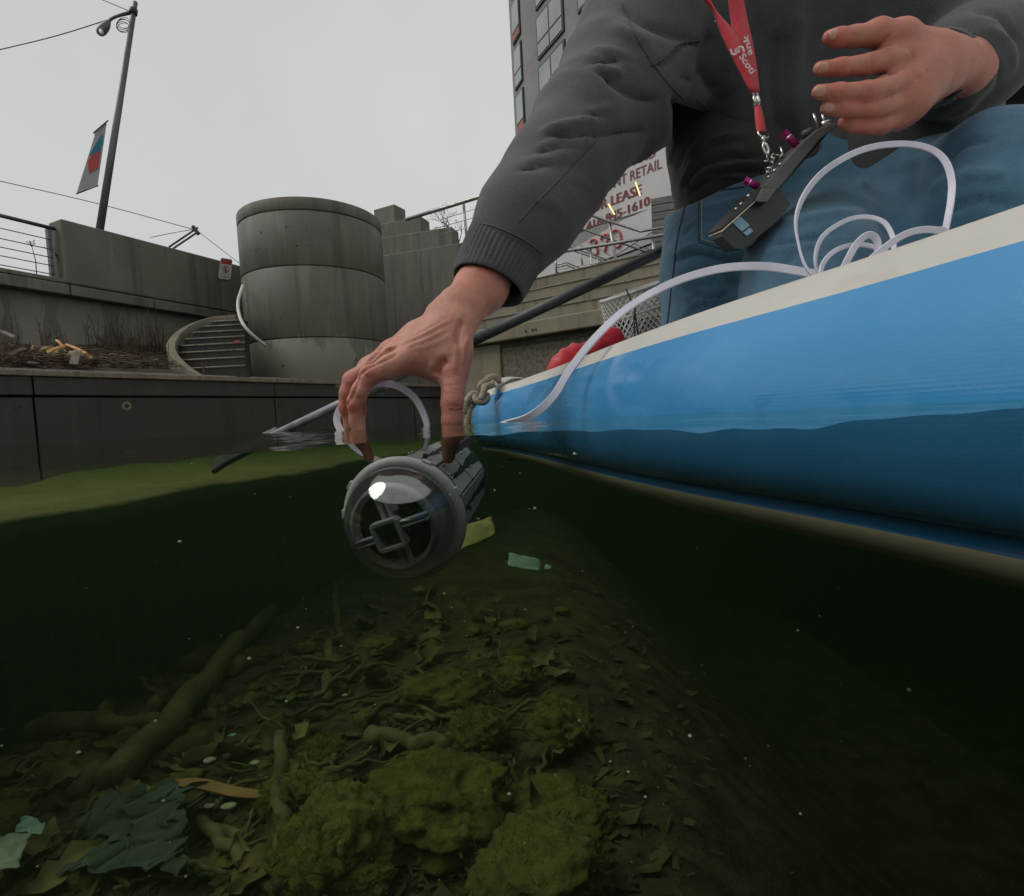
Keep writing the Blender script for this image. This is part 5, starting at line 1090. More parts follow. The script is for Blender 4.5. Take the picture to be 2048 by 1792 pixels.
jo = mesh_obj('jeans', V, Fq, JEANS, pe); bvJ = BVHTree.FromPolygons([Vector(v) for v in V], [list(map(int, f)) for f in Fq])
def drape(bv, pts, off=.0008, n=60):
    out = []
    for q in spl(pts, n):
        h_, nn_, _, _ = hit(bv, q[0], q[1])
        if h_ is not None: out.append(h_ + nn_ * off)
    return out
def seam(pts, nm='seam', r=.0009, m=STITCH, dash=False):
    L = drape(bvJ, pts)
    if len(L) < 3: return
    if not dash: obj(nm, *tube(L, r, 5), m, jo); return
    g = G()
    for i in range(0, len(L) - 2, 2): g.add(*tube([L[i], L[i + 1]], r, 4))
    g.build(nm, m, jo)
seam(zJ((466, 110), (463, 300), (466, 535)), 'pocket_edge'); seam(zJ((466, 538), (650, 590), (860, 608)), 'pocket_edge')
seam(zJ((495, 110), (492, 300), (495, 505)), 'stitching', .0008, BRASSE, True); seam(zJ((495, 508), (680, 560), (860, 580)), 'stitching', .0008, BRASSE, True)
seam(zJ((335, 190), (260, 500), (225, 800), (190, 1100), (165, 1330)), 'side_seam', .0011)
seam(zJ((520, 66), (700, 36), (900, 8)), 'waist_seam', .0012)
for nm, pts in (('sleeve_seam', z4((940, 1110), (780, 1280), (620, 1450), (460, 1610), (310, 1780))), ('cuff_seam', [(948, 446), (985, 452), (1040, 476), (1088, 508)]), ('armhole_seam', z4((1130, 20), (1180, 160), (1330, 430), (1480, 640), (1640, 800))), ('pocket_seam', z4((1365, 525), (1440, 488), (1540, 398), (1620, 345), (1760, 325))), ('hem_seam', [(1395, 200), (1430, 226), (1470, 250), (1500, 276)])):
    L = drape(bvK, pts, .0004, 70)
    if len(L) > 3: obj(nm, *tube(L, .0010, 5), CUFFM, jk_o, True)
# ---------------------------------------------------------------- head above the picture
lo, hi = np.array(P(1640, -430, .84)) - .2, np.array(P(1640, -430, .84)) + .2; sd = SDF(lo, hi, .006)
hc = P(1640, -440, .84); sd.cap(hc + Vector((0, .02, .03)), hc + Vector((0, -.01, .0)), .085, .08, .03); sd.cap(hc + Vector((0, -.045, -.02)), hc + Vector((0, -.055, -.075)), .055, .042, .03); sd.cap(hc + Vector((0, .02, -.06)), hc + Vector((0, .04, -.17)), .055, .06, .03)
sd.cap(hc + Vector((0, -.095, .0)), hc + Vector((0, -.112, -.03)), .010, .016, .012)
for s in (-1, 1):
    sd.cap(hc + Vector((s * .083, .01, .01)), hc + Vector((s * .080, .012, -.035)), .012, .009, .008); sd.cut(hc + Vector((s * .032, -.105, .008)), hc + Vector((s * .034, -.106, .008)), .014, .014, .01)
V, Fq = sd.mesh(); V = smooth(V, Fq, 2); hdq = mesh_obj('head', V, Fq, SKIN, pe)
sd = SDF(lo, hi, .006); sd.cap(hc + Vector((0, .03, .04)), hc + Vector((0, -.005, .045)), .094, .086, .03); sd.cut(hc + Vector((0, -.13, -.03)), hc + Vector((0, -.10, -.02)), .075, .075, .02)
V, Fq = sd.mesh(); N_ = vnormals(V, Fq); V = V + N_ * (.005 * fbm(V * 60, 3))[:, None]; mesh_obj('hair', V, Fq, HAIR, hdq)
# ================================================================== submersible
rv = thing('submersible', 'small grey underwater robot with clear dome nose held just under the surface', 'robot', loc=P(820, 1040, .6))
C0 = P(806, 1040, .575); U = (CR @ Vector((-.17, -.20, .95))).normalized()              # nose direction
roll = R(21); X0 = CR @ Vector((1, 0, 0)); X0 = (X0 - U * X0.dot(U)).normalized(); Y0 = U.cross(X0)
XR = X0 * math.cos(roll) + Y0 * math.sin(roll); YR = U.cross(XR)
def rv3(x, y, u): return C0 + XR * x + YR * y + U * u
BR = .0645
obj('hull', *lathe([(.044, -.185), (.050, -.175), (.0535, -.10), (.0575, -.012), (.0575, -.002)], C0, U, 40), ROVD, rv, True)
obj('flange', *lathe([(.0575, -.010), (BR + .002, -.009), (BR + .003, -.004), (BR + .002, .000), (BR - .003, .0015), (BR - .005, .0015)], C0, U, 64), ROVG, rv, True)
obj('gasket', *lathe([(.060, -.016), (BR + .0005, -.0155), (BR + .0005, -.0105), (.060, -.010)], C0, U, 48), ROVD, rv, True)
npl = 9
for k in range(npl):                                                  # hull plates with gaps
    a0, a1 = 2 * math.pi * k / npl + .025, 2 * math.pi * (k + 1) / npl - .025
    for (u0, u1) in ((-.016, -.092), (-.095, -.165)):
        V = []; Fc = []
        for u, r in ((u0, .0605 if u0 > -.05 else .0565), (u1, .0565 if u1 > -.1 else .0525)):
            for s in range(2):
                for rr in (r, r - .004):
                    a = a0 if s == 0 else a1; V.append(rv3(math.cos(a) * rr, math.sin(a) * rr, u))
        V2 = [V[0], V[2], V[3], V[1], V[4], V[6], V[7], V[5]]
        obj('hull_plate', *hexa(V2), ROVG, rv, bevel=.0009)
    am = (a0 + a1) / 2; c_ = rv3(math.cos(am) * .0585, math.sin(am) * .0585, -.05); dv = XR * math.cos(am) + YR * math.sin(am)
    obj('bolt', *lathe([(.0028, -.002), (.0028, .0022), (.0012, .0026)], c_, dv, 8), ROVD, rv)
for a in (2.25, 2.75, 3.3, .15, .8):
    dv = XR * math.cos(a) + YR * math.sin(a); obj('flange_clip', *box(C0 + dv * (BR + .002) - U * .004, (.006, .010, .006), M=Matrix((XR, YR, U)).transposed() @ Matrix.Rotation(a, 3, 'Z')), ROVG, rv, bevel=.001)
obj('dome', *lathe([(.0595 * math.cos(t), .0595 * math.sin(t)) for t in np.linspace(0, math.pi / 2 - .01, 22)], C0, U, 64, cap=False), DOME, rv, True)
obj('bulkhead', *lathe([(0.001, .0), (.0585, .0)], C0, U, 48, cap=False), LENSK, rv)
ri = obj('camera_ring', *lathe([(.0385, .020), (.0395, .0285), (.0450, .0285), (.0462, .020), (.0385, .020)], C0, U, 64, cap=False), ROVL, rv, True)
obj('ring_back', *lathe([(.0005, .018), (.0450, .018)], C0, U, 48, cap=False), LENSK, rv)
def bar(name, a, b, w_, th, par=rv): obj(name, *tube([a, b], 1, flat=(w_, th), up=U), ROVL, par, bevel=.0008)
cx, cy_ = -.003, -.003; bs = .0135
for nm, a, b in (('bracket_arm', (bs + cx, .003), (.0415, .003)), ('bracket_arm', (-bs + cx, -.004), (-.0415, -.004))):
    for s in (-.0028, .0028): bar(nm, rv3(a[0], a[1] + s, .030), rv3(b[0], b[1] + s, .030), .0022, .009)
    bar(nm, rv3(a[0], a[1], .027), rv3(b[0], b[1], .027), .007, .003)
for s in (-.0035, .0045): bar('bracket_strut', rv3(s, bs - .002, .027), rv3(s * 1.1, .041, .027), .0042, .007); bar('bracket_strut', rv3(s, -bs, .025), rv3(s, -.0405, .025), .0045, .006)
for a, b in (((-bs, -bs), (bs, -bs)), ((bs, -bs), (bs, bs)), ((bs, bs), (-bs, bs)), ((-bs, bs), (-bs, -bs))): bar('lens_frame', rv3(a[0] + cx, a[1] + cy_, .032), rv3(b[0] + cx, b[1] + cy_, .032), .0042, .012)
obj('lens', *lathe([(.0, .034), (.0085, .033), (.0115, .030), (.0118, .02)], rv3(cx, cy_, 0), U, 8, cap=False), LENSK, rv)
obj('sensor_tab', *box(rv3(.008, .021, .0255), (.010, .008, .004), M=Matrix((XR, YR, U)).transposed()), ROVL, rv, bevel=.0008)
random.seed(2); g = G()
for k in range(40):                                                   # bubbles clinging to the hull
    a = random.uniform(.2, 2.9); u = random.uniform(-.15, -.01); r = random.uniform(.0006, .0022); dv = XR * math.cos(a) + YR * math.sin(a); c_ = C0 + dv * (.0605 + (u + .016) * .053) + U * u
    g.add(*lathe([(.0001, -r), (r * .75, -r * .6), (r, 0), (r * .75, r * .6), (.0001, r)], c_, dv, 8))
o = g.build('air_bubbles', CHROME, rv, True); o['kind'] = 'stuff'
# ================================================================== flat white tether
tk = thing('tether', 'flat white tether cable looping over the board edge to a coil on the deck', 'cable', loc=P(1640, 560, .52))
def ribbon(name, pts, w_=.0072, th=.0022, up=None, n=70, tw=None):
    Q_ = spl([list(P(*p[:3])) for p in pts], n); tws = None
    if tw: tws = list(np.interp(np.linspace(0, 1, n), np.linspace(0, 1, len(tw)), tw))
    return obj(name, *tube(Q_, 1, flat=(w_, th), up=up, twist=tws), CABLE, tk, bevel=.0006)
CUP = CR @ Vector((0, .35, 1))
ribbon('lead', [(905, 905, .60), (960, 866, .585), (1010, 849, .565), (1060, 833, .55), (1105, 795, .545), (1140, 740, .545), (1185, 682, .55), (1240, 628, .555), (1300, 588, .56), (1370, 556, .56), (1450, 536, .555), (1530, 533, .55), (1600, 543, .54), (1660, 556, .53), (1710, 590, .53)], .0082, .0026, CUP, 90, [.9, .9, .5, 0, -.2, -.1, .2, .4, .3, .5])
ribbon('loop', [(765, 925, .60), (715, 900, .62), (676, 850, .635), (682, 815, .64), (715, 782, .64), (760, 768, .635), (795, 772, .63), (828, 795, .625), (848, 830, .62), (856, 866, .61), (850, 900, .60)], .0080, .0026, CUP, 60, [.6, .3, 0, .3, .6])
ribbon('coil', [(1690, 600, .50), (1645, 570, .505), (1612, 535, .51), (1597, 488, .515), (1592, 440, .52), (1606, 395, .525), (1640, 350, .53), (1690, 315, .535), (1745, 294, .54), (1810, 288, .54), (1860, 298, .535), (1890, 322, .53), (1903, 360, .525), (1902, 400, .52), (1895, 440, .515), (1886, 490, .51), (1876, 570, .50)], .0060, .0022, CUP, 90, [1.2, 1.0, .7, .3, .2, .4, .9, 1.2])
ribbon('coil', [(1655, 575, .51), (1634, 540, .515), (1632, 505, .52), (1648, 470, .525), (1690, 442, .53), (1730, 434, .53), (1765, 443, .525), (1783, 468, .52), (1788, 500, .515), (1780, 590, .51)], .0044, .0022, CUP, 70, [.8, .5, .2, .5, .9])
ribbon('coil', [(1645, 570, .50), (1643, 535, .505), (1665, 505, .51), (1700, 491, .515), (1740, 492, .52), (1780, 512, .515), (1810, 590, .51)], .0044, .0022, CUP, 50, [.5, .3, .6])
ribbon('coil', [(1670, 570, .505), (1690, 530, .505), (1712, 490, .505), (1735, 470, .505), (1752, 478, .505), (1756, 505, .505), (1752, 600, .505)], .0062, .0024, CUP, 50, [.2, .2, 1.0, 1.3])
ribbon('coil', [(1700, 560, .495), (1740, 520, .495), (1790, 480, .50), (1830, 462, .50), (1870, 460, .50), (1895, 472, .50), (1925, 560, .50)], .0060, .0024, CUP, 50, [.2, .5, .8])
# ================================================================== controller on a lanyard
ctl = thing('remote_control', 'black hand built remote control with magenta sticks hanging from the red lanyard', 'remote control', loc=P(1530, 400, .68))
Z7 = lambda x, y, d: P(1408 + .1637 * x, 213 + .1637 * y, d)
dpt = CR @ Vector((.15, .30, -1)); dpt.normalize()
def cprism(name, pp, d, depth, m, bev=.001): return obj(name, *prism([Z7(x, y, d) for x, y in pp], dpt * depth), m, ctl, bevel=bev)
cprism('case', [(1500, 330), (1400, 420), (930, 1010), (1060, 1190), (985, 1290), (900, 1400), (480, 1745), (380, 1740), (222, 1590), (222, 1500), (640, 1150), (760, 1160), (880, 1000)], .655, .06, PLASTK, .002)
cprism('cover_plate', [(1600, 200), (1640, 232), (1420, 395), (900, 1010), (720, 980), (1160, 480), (1390, 270)], .648, .075, PLASTG)
cprism('corner_block', [(720, 985), (900, 995), (770, 1170), (635, 1158)], .644, .05, PLASTG)
cprism('face_plate', [(640, 1010), (700, 985), (640, 1130), (215, 1500), (210, 1470)], .652, .085, PLASTK, .0006)
cprism('board_edge', [(620, 1158), (622, 1170), (217, 1535), (213, 1518)], .651, .08, BRASSE, .0004)
cprism('sticker', [(345, 1415), (435, 1335), (560, 1450), (465, 1530)], .6535, .002, STICK, .0003)
cprism('sticker', [(478, 1545), (560, 1475), (605, 1520), (525, 1585)], .6535, .002, STICK, .0003)
def stick(a, b, r, m, nm, d=.66): return obj(nm, *tube([Z7(*a, d), Z7(*b, d)], r, 10), m, ctl, True)
for (a, b) in (((1140, 490), (985, 330)), ((665, 985), (510, 905))):
    s_ = stick(a, b, .0042, MAGENTA, 'joystick', .672); t0_, t1_ = Z7(*a, .672), Z7(*b, .672)
    obj('collar', *tube([t0_.lerp(t1_, .66), t0_.lerp(t1_, .74)], .0047, 12), CHROME, s_, True); obj('tip', *tube([t0_.lerp(t1_, .80), t0_.lerp(t1_, 1.08)], .0050, 6), MAGENTA, s_)
stick((1395, 250), (1335, 90), .0016, CHROME, 'toggle_switch', .67); stick((1480, 215), (1440, 95), .0016, CHROME, 'toggle_switch', .69); stick((1440, 235), (1520, 190), .0042, CHROME, 'switch_nut', .67)
stick((1210, 350), (1300, 300), .0046, PLASTG, 'push_button', .67); stick((980, 640), (935, 500), .0013, CHROME, 'toggle_switch', .68)
for (x, y) in ((930, 705), (860, 780), (790, 860), (650, 1040), (540, 1090), (450, 1190), (390, 1250)): stick((x - 12, y + 14), (x + 14, y - 14), .0016, CHROME, 'screw', .654)
ly = thing('lanyard', 'red neck lanyard with white print hanging from the jacket to the remote control', 'lanyard', loc=P(1515, 270, .70))
ZL = lambda x, y, d: P(1386.7 + .125 * x, .125 * y, d)               # close view of the ribbon
def band(name, L, Rr, d, m=LANY, par=ly):                               # ribbon given by its left and right edges
    n = 26; a = spl([ZL(*p, q) for p, q in zip(L, d)], n); b = spl([ZL(*p, q) for p, q in zip(Rr, d)], n); V = []; Fc = []
    for i in range(n):
        bul = VIEW * -.0015; V += [a[i], Vector((a[i] + b[i]) / 2) + bul, b[i]]
    for i in range(n - 1):
        for j in (0, 1): Fc.append((3 * i + j, 3 * i + j + 1, 3 * i + j + 4, 3 * i + j + 3))
    o = obj(name, V, Fc, m, par, True); s = o.modifiers.new('solid', 'SOLIDIFY'); s.thickness = .0012; s.offset = 0; return o, a, b
dd = [.690, .700, .708, .710, .710, .708]
band('strap', [(520, -700), (530, -250), (585, 250), (640, 600), (800, 1100), (925, 1490)], [(760, -700), (770, -250), (850, 250), (930, 600), (1010, 1050), (1060, 1480)], [x + .006 for x in dd])
lb, la_, lb_ = band('strap', [(-350, -700), (20, -150), (290, 150), (430, 520), (600, 880), (925, 1500)], [(-160, -700), (190, -150), (370, 180), (620, 470), (860, 880), (1050, 1500)], dd)
wv = CR @ Vector((0, 0, 1))
def lprint(body, a, b, ht, d):
    p0, p1 = ZL(*a, d), ZL(*b, d); ex = (p1 - p0); up = Vector(wv).cross(ex).normalized(); letters(body, p0, p1, ht, up, LPRINT, ly, 'print', bold=.0003, lift=.0015)
lprint('Scoti', (715, 930), (905, 1205), .0090, .703)
lprint('ank', (935, 890), (862, 580), .0078, .710)
lprint('nk', (440, 450), (375, 255), .0062, .716)
def emblem(cx, cy, s, d, rot):
    g = G(); f = lambda u, v: ZL(cx + s * (u * math.cos(rot) - v * math.sin(rot)), cy + s * (u * math.sin(rot) + v * math.cos(rot)), d)
    for sg_ in (1, -1):
        arc = [f(sg_ * u, sg_ * v) for u, v in ((.15, -.42), (.45, -.50), (.75, -.45), (.82, -.15), (.95, .25))]; g.add(*tube(spl(arc, 14), 1, flat=(.0022, .0006), up=wv))
    for u in (-.18, 0, .18): g.add(*tube([f(u, -.3), f(u * 1.3, 0), f(u, .3)], .00045, 4))
    for v in (-.18, 0, .18): g.add(*tube([f(-.3, v), f(.3, v)], .00045, 4))
    g.add(*tube([f(.33 * math.cos(t), .33 * math.sin(t)) for t in np.linspace(0, 6.283, 18)], .00055, 4)); g.build('emblem', LPRINT, ly)
emblem(700, 112, 105, .722, -.1); emblem(705, 808, 115, .704, -.05)
for x0 in (955, 1015): obj('crimp', *tube([ZL(x0, 1500, .706), ZL(x0 + 40, 1690, .704)], .0026, 12), CHROME, ly, True)
band('short_loop', [(975, 1690), (985, 1900), (1010, 2110)], [(1075, 1690), (1130, 1900), (1160, 2120)], [.704, .700, .698])
obj('ring', *tube([Z7(655, 265, .698), Z7(665, 340, .695), Z7(720, 390, .692), Z7(775, 390, .692), Z7(785, 340, .695)], .0014, 8), CHROME, ly, True)
obj('swivel', *tube([Z7(722, 370, .69), Z7(730, 440, .69)], .0036, 10), CHROME, ly, True)
obj('clip', *tube(spl([Z7(735, 440, .688), Z7(720, 500, .688), Z7(770, 590, .688), Z7(790, 540, .688), Z7(750, 450, .688)], 20), .0020, 8), CHROME, ly, True)
for k, (x, y) in enumerate(((770, 620), (765, 665), (820, 650), (850, 610), (835, 690), (812, 735), (795, 775), (783, 805), (905, 600), (930, 605), (955, 610))):
    c_ = Z7(x, y, .68); rr = .0028 if k < 8 else .0014; ax_ = CR @ Vector((math.cos(k * 1.7), math.sin(k * 1.7), .5)); a1 = ax_.normalized(); a2 = a1.orthogonal().normalized(); a3 = a1.cross(a2)
    obj('chain_link', *tube([c_ + a2 * (rr * 1.5 * math.cos(t)) + a3 * (rr * math.sin(t)) for t in np.linspace(0, 6.283, 12)], .0009, 6), CHROME, ly, True)
# ================================================================== things on the lake bed
random.seed(31)
def bed(x, y, dz=0.0):
    z = -.90
    for _ in range(3): p = PZ(x, y, z); z = bedh(p.x, p.y) + dz
    return PZ(x, y, z)
def rock(name, x, y, rx, ry, rz, m, label, sd_, group='algae covered rocks on the lake bed', amp=.35):
    c = bed(x, y); bm = bmesh.new(); bmesh.ops.create_icosphere(bm, subdivisions=5 if rx > .07 else 3, radius=1.0); V = np.array([v.co[:] for v in bm.verts]); Fc = [[v.index for v in f.verts] for f in bm.faces]; bm.free()
    nz_ = .92 + amp * fbm(V * 1.3 + sd_ * 7.7, 3) + .20 * fbm(V * 4 + sd_, 5); V = V * nz_[:, None] * np.array([rx, ry, rz]); V += np.array([c.x, c.y, c.z + rz * .35])
    o = obj(name, V, Fc, m, None, True); tag(o, label, 'rock', group)
    if rx > .07:                                                     # short algae threads on the upper side
        g = G(); A = np.array(V); up = np.where(A[:, 2] > c.z + rz * .1)[0]
        for q in random.choices(list(up), k=1500):
            b = Vector(A[q]) + Vector((random.gauss(0, .004), random.gauss(0, .004), 0)); dv = (b - Vector((c.x, c.y, c.z))).normalized(); t = b + (dv + Vector((random.gauss(0, .6), random.gauss(0, .6), random.gauss(.1, .5)))).normalized() * random.uniform(.006, .018); s_ = Vector((random.gauss(0, 1), random.gauss(0, 1), 0)).normalized() * .0011
            g.add([b - s_, b + s_, t], [(0, 1, 2)])
        f = g.build('algae_threads', m, o); f['kind'] = 'stuff'
    return o
rk = [(880, 1640, .17, .15, .10, ALGAE2, 'largest mossy boulder, low in the middle of the lake bed'), (700, 1700, .12, .12, .10, ALGAE, 'yellow-green boulder below and left of the largest one'), (640, 1740, .11, .10, .08, ALGAE2, 'boulder at the lower picture edge beside the crossing stick'), (890, 1400, .15, .11, .07, ALGAE, 'broad mossy boulder above the largest one'),
      (960, 1490, .09, .08, .07, ALGAE, 'small round rock between the two big mossy boulders'), (1120, 1470, .10, .10, .07, ALGAE, 'dim boulder at the edge of the board shadow'), (1110, 1640, .14, .12, .05, ALGAE, 'wide low rock in the shade right of the largest boulder'), (640, 1520, .08, .07, .04, ALGAE2, 'flat mossy stone left of the largest boulder'), (1030, 1370, .08, .08, .05, ALGAE, 'small rock near the shadow under the board'), (760, 1300, .10, .08, .04, ALGAE, 'low stone below the submersible'), (600, 1610, .11, .06, .06, ALGAE2, 'long mossy stone beside the upright stick'), (1090, 1770, .15, .12, .08, ALGAE, 'dim rock at the lower picture edge under the board')]
for i, (x, y, a, b, c_, m, lb) in enumerate(rk): rock('rock', x, y, a, b, c_, m, lb, i + 1)
def limb(name, x0, y0, x1, y1, r0, r1, m, label, cat, group=None, amp=.12, dz=0.02, n=10):
    a, b = bed(x0, y0, dz), bed(x1, y1, dz); o = obj(name, *tube(*wob(a, b, r0, r1, n, amp), 12), m, None, True); tag(o, label, cat, group); return o
limb('sunken_log', 225, 1560, 545, 1218, .050, .032, SUNKW, 'long straight sunken log slanting up to the right on the bed', 'log', dz=.06)
limb('sunken_branch', 40, 1455, 330, 1440, .045, .020, SUNKW, 'thick pale branch lying left of the long sunken log', 'branch', 'sunken branches', dz=.03)
limb('sunken_branch', 565, 1775, 560, 1470, .020, .016, SUNKW, 'upright looking stick running to the lower picture edge', 'branch', 'sunken branches', dz=.05)
limb('sunken_branch', 150, 1590, 330, 1385, .03, .02, SUNKW, 'dim branch parallel to and behind the long sunken log', 'branch', 'sunken branches', dz=.02)
limb('sunken_branch', 655, 1400, 670, 1170, .022, .016, SUNKW, 'pale branch standing up towards the dome of the submersible', 'branch', 'sunken branches', dz=.03)
limb('sunken_branch', 740, 1470, 900, 1490, .025, .018, SUNKW, 'crooked root crossing between the mossy boulders', 'branch', 'sunken branches', dz=.05, amp=.3)
limb('sunken_branch', 560, 1350, 760, 1330, .010, .006, SUNKW, 'thin long stick lying level below the submersible', 'branch', 'sunken branches', dz=.03)
limb('sunken_branch', 400, 1640, 560, 1790, .016, .012, SUNKW, 'dark stick right of the rag at the lower picture edge', 'branch', 'sunken branches', dz=.03)
a, b = bed(345, 1566, .035), bed(527, 1590, .035); o = obj('wood_slat', *tube(spl([a, a.lerp(b, .3) + Vector((0, .004, .004)), a.lerp(b, .7) + Vector((0, -.004, 0)), b], 9), [.55, .8, .95, 1, 1, .98, .95, .85, .6], flat=(.026, .011), up=(0, -.5, 1)), SUNKO, bevel=.002); tag(o, 'bright orange wooden slat lying on the lake bed', 'slat')
random.seed(91)
for k in range(95):                                                   # rubble
    x = random.uniform(-20, 1180); y = random.uniform(1190, 1780)
    if y < 1500 - x * .45: continue
    s_ = random.uniform(.018, .055); rock('stone', x, y, s_ * random.uniform(.8, 1.5), s_, s_ * random.uniform(.5, .8), random.choice([ALGAE, ALGAE2, ALGAE, BED]), 'small silt covered stone among the litter on the lake bed', k + 30, 'small stones on the lake bed', .45)
for k in range(70):
    x = random.uniform(40, 1120); y = random.uniform(1230, 1740)
    if y < 1540 - x * .45: continue
    an = random.gauss(-.6, .7); L = random.uniform(60, 190); limb('sunken_stick', x, y, x + L * math.cos(an), y + L * math.sin(an) * .6, random.uniform(.004, .013), random.uniform(.003, .007), random.choice([SUNKW, SUNKW, LITT]), 'finger thick sunken stick crossing the litter on the lake bed', 'branch', 'sunken sticks on the lake bed', .25, random.uniform(.01, .06))
# leaves and twigs (shared shapes)
def leaf_mesh(nm, L, W_, seed_, m):
    random.seed(seed_); V = []; Fc = []; n = 9
    for i in range(n):
        t = i / (n - 1); w_ = W_ * math.sin(math.pi * min(1, t * .97 + .03)) ** .8 * (1 + .22 * math.sin(i * 2.6 + seed_)); zz = .022 * math.sin(t * 3.4 + seed_) + random.uniform(-.003, .003); cu = random.uniform(.002, .024)
        V += [(t * L - L / 2, -w_, zz + cu), (t * L - L / 2, -w_ * .5, zz + cu * .3), (t * L - L / 2, 0, zz), (t * L - L / 2, w_ * .5, zz + cu * .3), (t * L - L / 2, w_, zz + cu)]
    for i in range(n - 1):
        for j in range(4): Fc.append((5 * i + j, 5 * i + 5 + j, 5 * i + 6 + j, 5 * i + 1 + j))
    me = bpy.data.meshes.new(nm); me.from_pydata(V, [], Fc); me.materials.append(m); me.polygons.foreach_set('use_smooth', np.ones(len(Fc), dtype=bool)); return me
LM = [leaf_mesh('dead_leaf', L, W_, s, m) for s, (L, W_, m) in enumerate(((.10, .030, LEAFM), (.13, .026, LEAFM2), (.08, .034, LEAFM), (.15, .03, LEAFM2), (.11, .045, LEAFM2), (.18, .02, LEAFM)))]
random.seed(77)
for k in range(150):
    x = random.uniform(-40, 1150); y = random.uniform(1180, 1790)
    if y < 1480 - x * .45 - 5: continue
    p = bed(x, y, random.uniform(.0, .035)); o = bpy.data.objects.new('dead_leaf', random.choice(LM)); COL.objects.link(o); o.location = p; s = random.uniform(.6, 1.25); o.scale = (s, s, s); o.rotation_euler = (random.gauss(0, .35), random.gauss(0, .3), random.uniform(0, 6.28))
    tag(o, 'dead waterlogged leaf among the litter on the lake bed', 'leaf', 'dead leaves on the lake bed')
for k in range(70):
    x = random.uniform(-20, 1080); y = random.uniform(1200, 1790)
    if y < 1490 - x * .45: continue
    p = bed(x, y, .02); L = random.uniform(.08, .30); a = random.uniform(0, 3.14); dv = Vector((math.cos(a), math.sin(a), random.uniform(-.15, .35))).normalized() * L / 2; r = random.uniform(.003, .008)
    o = obj('sunken_twig', *tube(*wob(p - dv, p + dv, r, r * .6, 6, .3), 6), random.choice([SUNKW, SUNKW, LEAFM]), None, True); tag(o, 'thin sunken twig among the litter on the lake bed', 'twig', 'sunken twigs on the lake bed')
g = G()
for k in range(5200):
    x = random.uniform(-60, 1700); y = 1160 + 640 * random.random() ** .8
    if y < 1480 - x * .45 or random.random() < (x - 1080) / 380: continue
    p = bed(x, y, random.uniform(-.004, .012)); a = random.uniform(0, 6.28); L = random.choice([.006, .009, .014, .022, .03]) * random.uniform(.7, 1.2); w_ = L * random.uniform(.1, .7); u = Vector((math.cos(a), math.sin(a), random.uniform(-.4, .4))) * L; v = Vector((-math.sin(a), math.cos(a), random.uniform(-.3, .3))) * w_
    g.add([p - u - v, p + u - v * .6, p + u + v, p - u * .8 + v], [(0, 1, 2, 3)])
tag(g.build('leaf_litter', LITT), 'fine broken leaf litter spread over the lake bed', 'litter', kind='stuff')
# rag, foil, plates and shells
def sheet(name, corners, m, label, cat, amp=.02, n=26, fr=9, seed_=1, dz=0.0, group=None, thick=.0015):
    c = [Vector(q) for q in corners]; V = []; Fc = []
    for i in range(n):
        for j in range(n):
            u, v = i / (n - 1), j / (n - 1); V.append((c[0] * (1 - u) + c[1] * u) * (1 - v) + (c[3] * (1 - u) + c[2] * u) * v)
    A = np.array([list(q) for q in V]); nn = (c[1] - c[0]).cross(c[3] - c[0]).normalized(); nn = nn if nn.z > 0 else -nn
    hgt = amp * (np.abs(fbm(A * fr + seed_, 3)) + .6 * fbm(A * fr * .5 + seed_ * 3, 2)); A = A + np.array(nn) * hgt[:, None]; ed_ = .5 * amp * gnoise(A * 30 + seed_); A[:, 0] += ed_; A[:, 1] += ed_
    for i in range(n - 1):
        for j in range(n - 1): Fc.append((i * n + j, (i + 1) * n + j, (i + 1) * n + j + 1, i * n + j + 1))
    o = obj(name, A, Fc, m, None, True); s = o.modifiers.new('solid', 'SOLIDIFY'); s.thickness = thick; tag(o, label, cat, group); return o
sheet('sunken_rag', [bed(120, 1735, .05), bed(365, 1770, .05), bed(385, 1578, .07), bed(190, 1585, .05)], RAG, 'folded blue-green rag lying on the lake bed at lower left', 'rag', .085, 90, 6, 3)
sheet('foil_sheet', [bed(-30, 1745, .09), bed(42, 1735, .08), bed(60, 1668, .08), bed(0, 1672, .08)], FOIL, 'crumpled white foil sheet at the left picture edge on the bed', 'foil', .02, 20, 26, 5)
sheet('foil_sheet', [bed(30, 1662, .07), bed(80, 1672, .07), bed(92, 1648, .07), bed(45, 1634, .07)], MINT, 'crumpled mint coloured sheet above the white foil at the left edge', 'foil', .02, 16, 26, 8)
pl_ = bed(1048, 1127, .30); e1_, e2_ = CR @ Vector((1, -.22, .2)), CR @ Vector((.12, .42, -.9))
sheet('mint_plate', [P(1014, 1134, 2.24), P(1078, 1146, 2.28), P(1082, 1125, 2.36), P(1016, 1112, 2.32)], MINT, 'pale mint plastic plate drifting below the board', 'plate', .03, 14, 5, 2, thick=.004)
sheet('mint_chip', [P(1089, 1138, 2.28), P(1101, 1137, 2.28), P(1103, 1131, 2.32), P(1090, 1128, 2.32)], MINT, 'tiny mint chip beside the mint plate', 'chip', .01, 6, 9, 4, thick=.003)
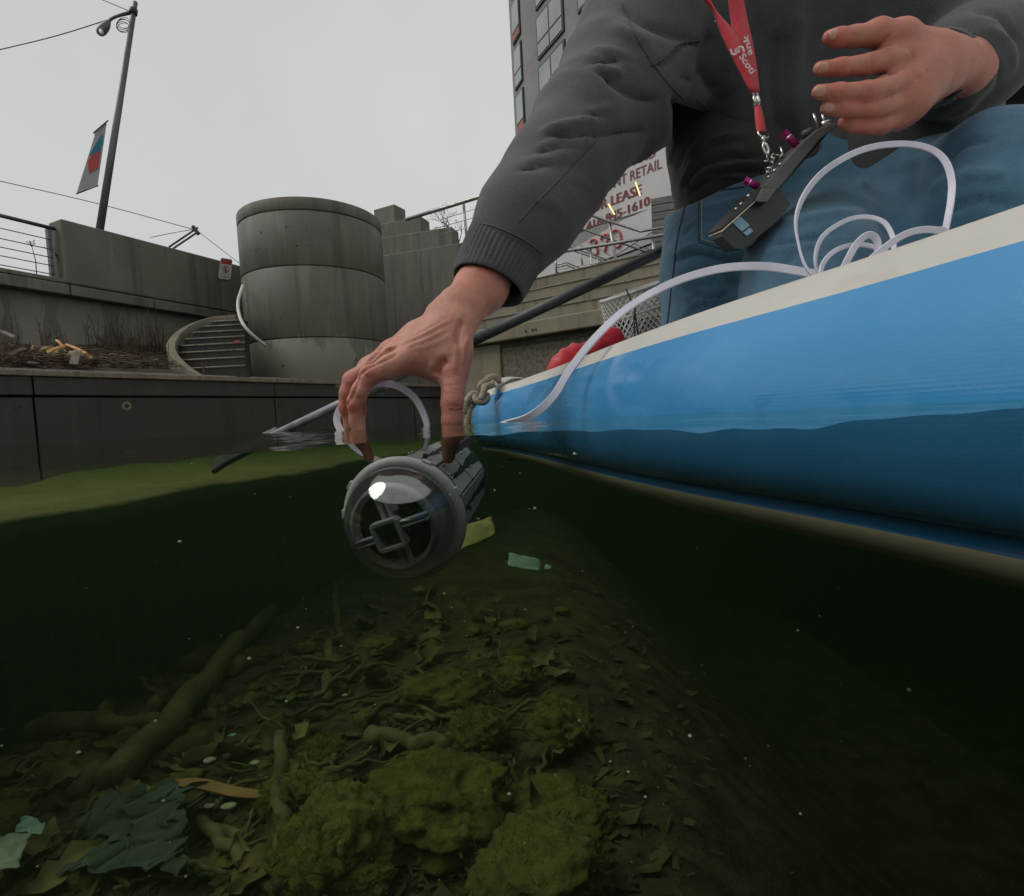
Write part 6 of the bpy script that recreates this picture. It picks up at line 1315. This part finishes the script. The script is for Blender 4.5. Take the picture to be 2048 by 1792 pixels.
sheet('yellow_sheet', [P(922, 1100, 1.66), P(990, 1068, 1.75), P(984, 1034, 1.8), P(925, 1050, 1.75)], YELP, 'yellowish sheet drifting in the water right of the submersible', 'sheet', .03, 16, 6, 9, thick=.002)
for i, (x, y, s, lb) in enumerate(((457, 1612, .012, 'pale shell fragment below the orange slat'), (418, 1612, .009, 'small pale shell left of the larger shell fragment'), (420, 1520, .012, 'torn pale scrap above the orange slat'), (345, 1578, .010, 'whitish chip at the left end of the orange slat'), (510, 1525, .010, 'yellow glinting scrap right of the torn pale scrap'), (465, 1470, .008, 'mint coloured scrap above the torn pale scrap'), (780, 1330, .006, 'tiny pale shell by the level stick'), (690, 1390, .007, 'tiny bright straw tip left of the broad boulder'), (960, 1770, .007, 'small white pebble at the lower picture edge'), (600, 1655, .006, 'tiny white pebble by the long mossy stone'))):
    p = bed(x, y, .05); bm = bmesh.new(); bmesh.ops.create_icosphere(bm, subdivisions=2, radius=1); V = np.array([v.co[:] for v in bm.verts]); Fc = [[v.index for v in f.verts] for f in bm.faces]; bm.free()
    V = V * (1 + .5 * fbm(V * 1.5 + i * 5, 2))[:, None] * np.array([s * 1.5, s, s * .45]) + np.array(p); o = obj('pale_scrap', V, Fc, [SHELL, MINT][i == 5], None, True); tag(o, lb, 'scrap', 'pale scraps on the lake bed')

g = G(); random.seed(5)
for k in range(260):                                                  # specks adrift in the water
    x, y, d = random.uniform(0, 2048), random.uniform(900, 1780), random.uniform(.35, 1.6); p = P(x, y, d); r = random.choice([.0006, .0008, .0012, .0018])
    if p.z > -.02 or p.z < bedh(p.x, p.y) + .02: continue
    g.add([p + Vector(q) * r for q in ((1, 0, 0), (-1, 0, 0), (0, 1, 0), (0, -1, 0), (0, 0, 1), (0, 0, -1))], [(0, 2, 4), (2, 1, 4), (1, 3, 4), (3, 0, 4), (2, 0, 5), (1, 2, 5), (3, 1, 5), (0, 3, 5)])
tag(g.build('suspended_specks', SHELL), 'tiny pale specks adrift in the murky water', 'specks', kind='stuff')
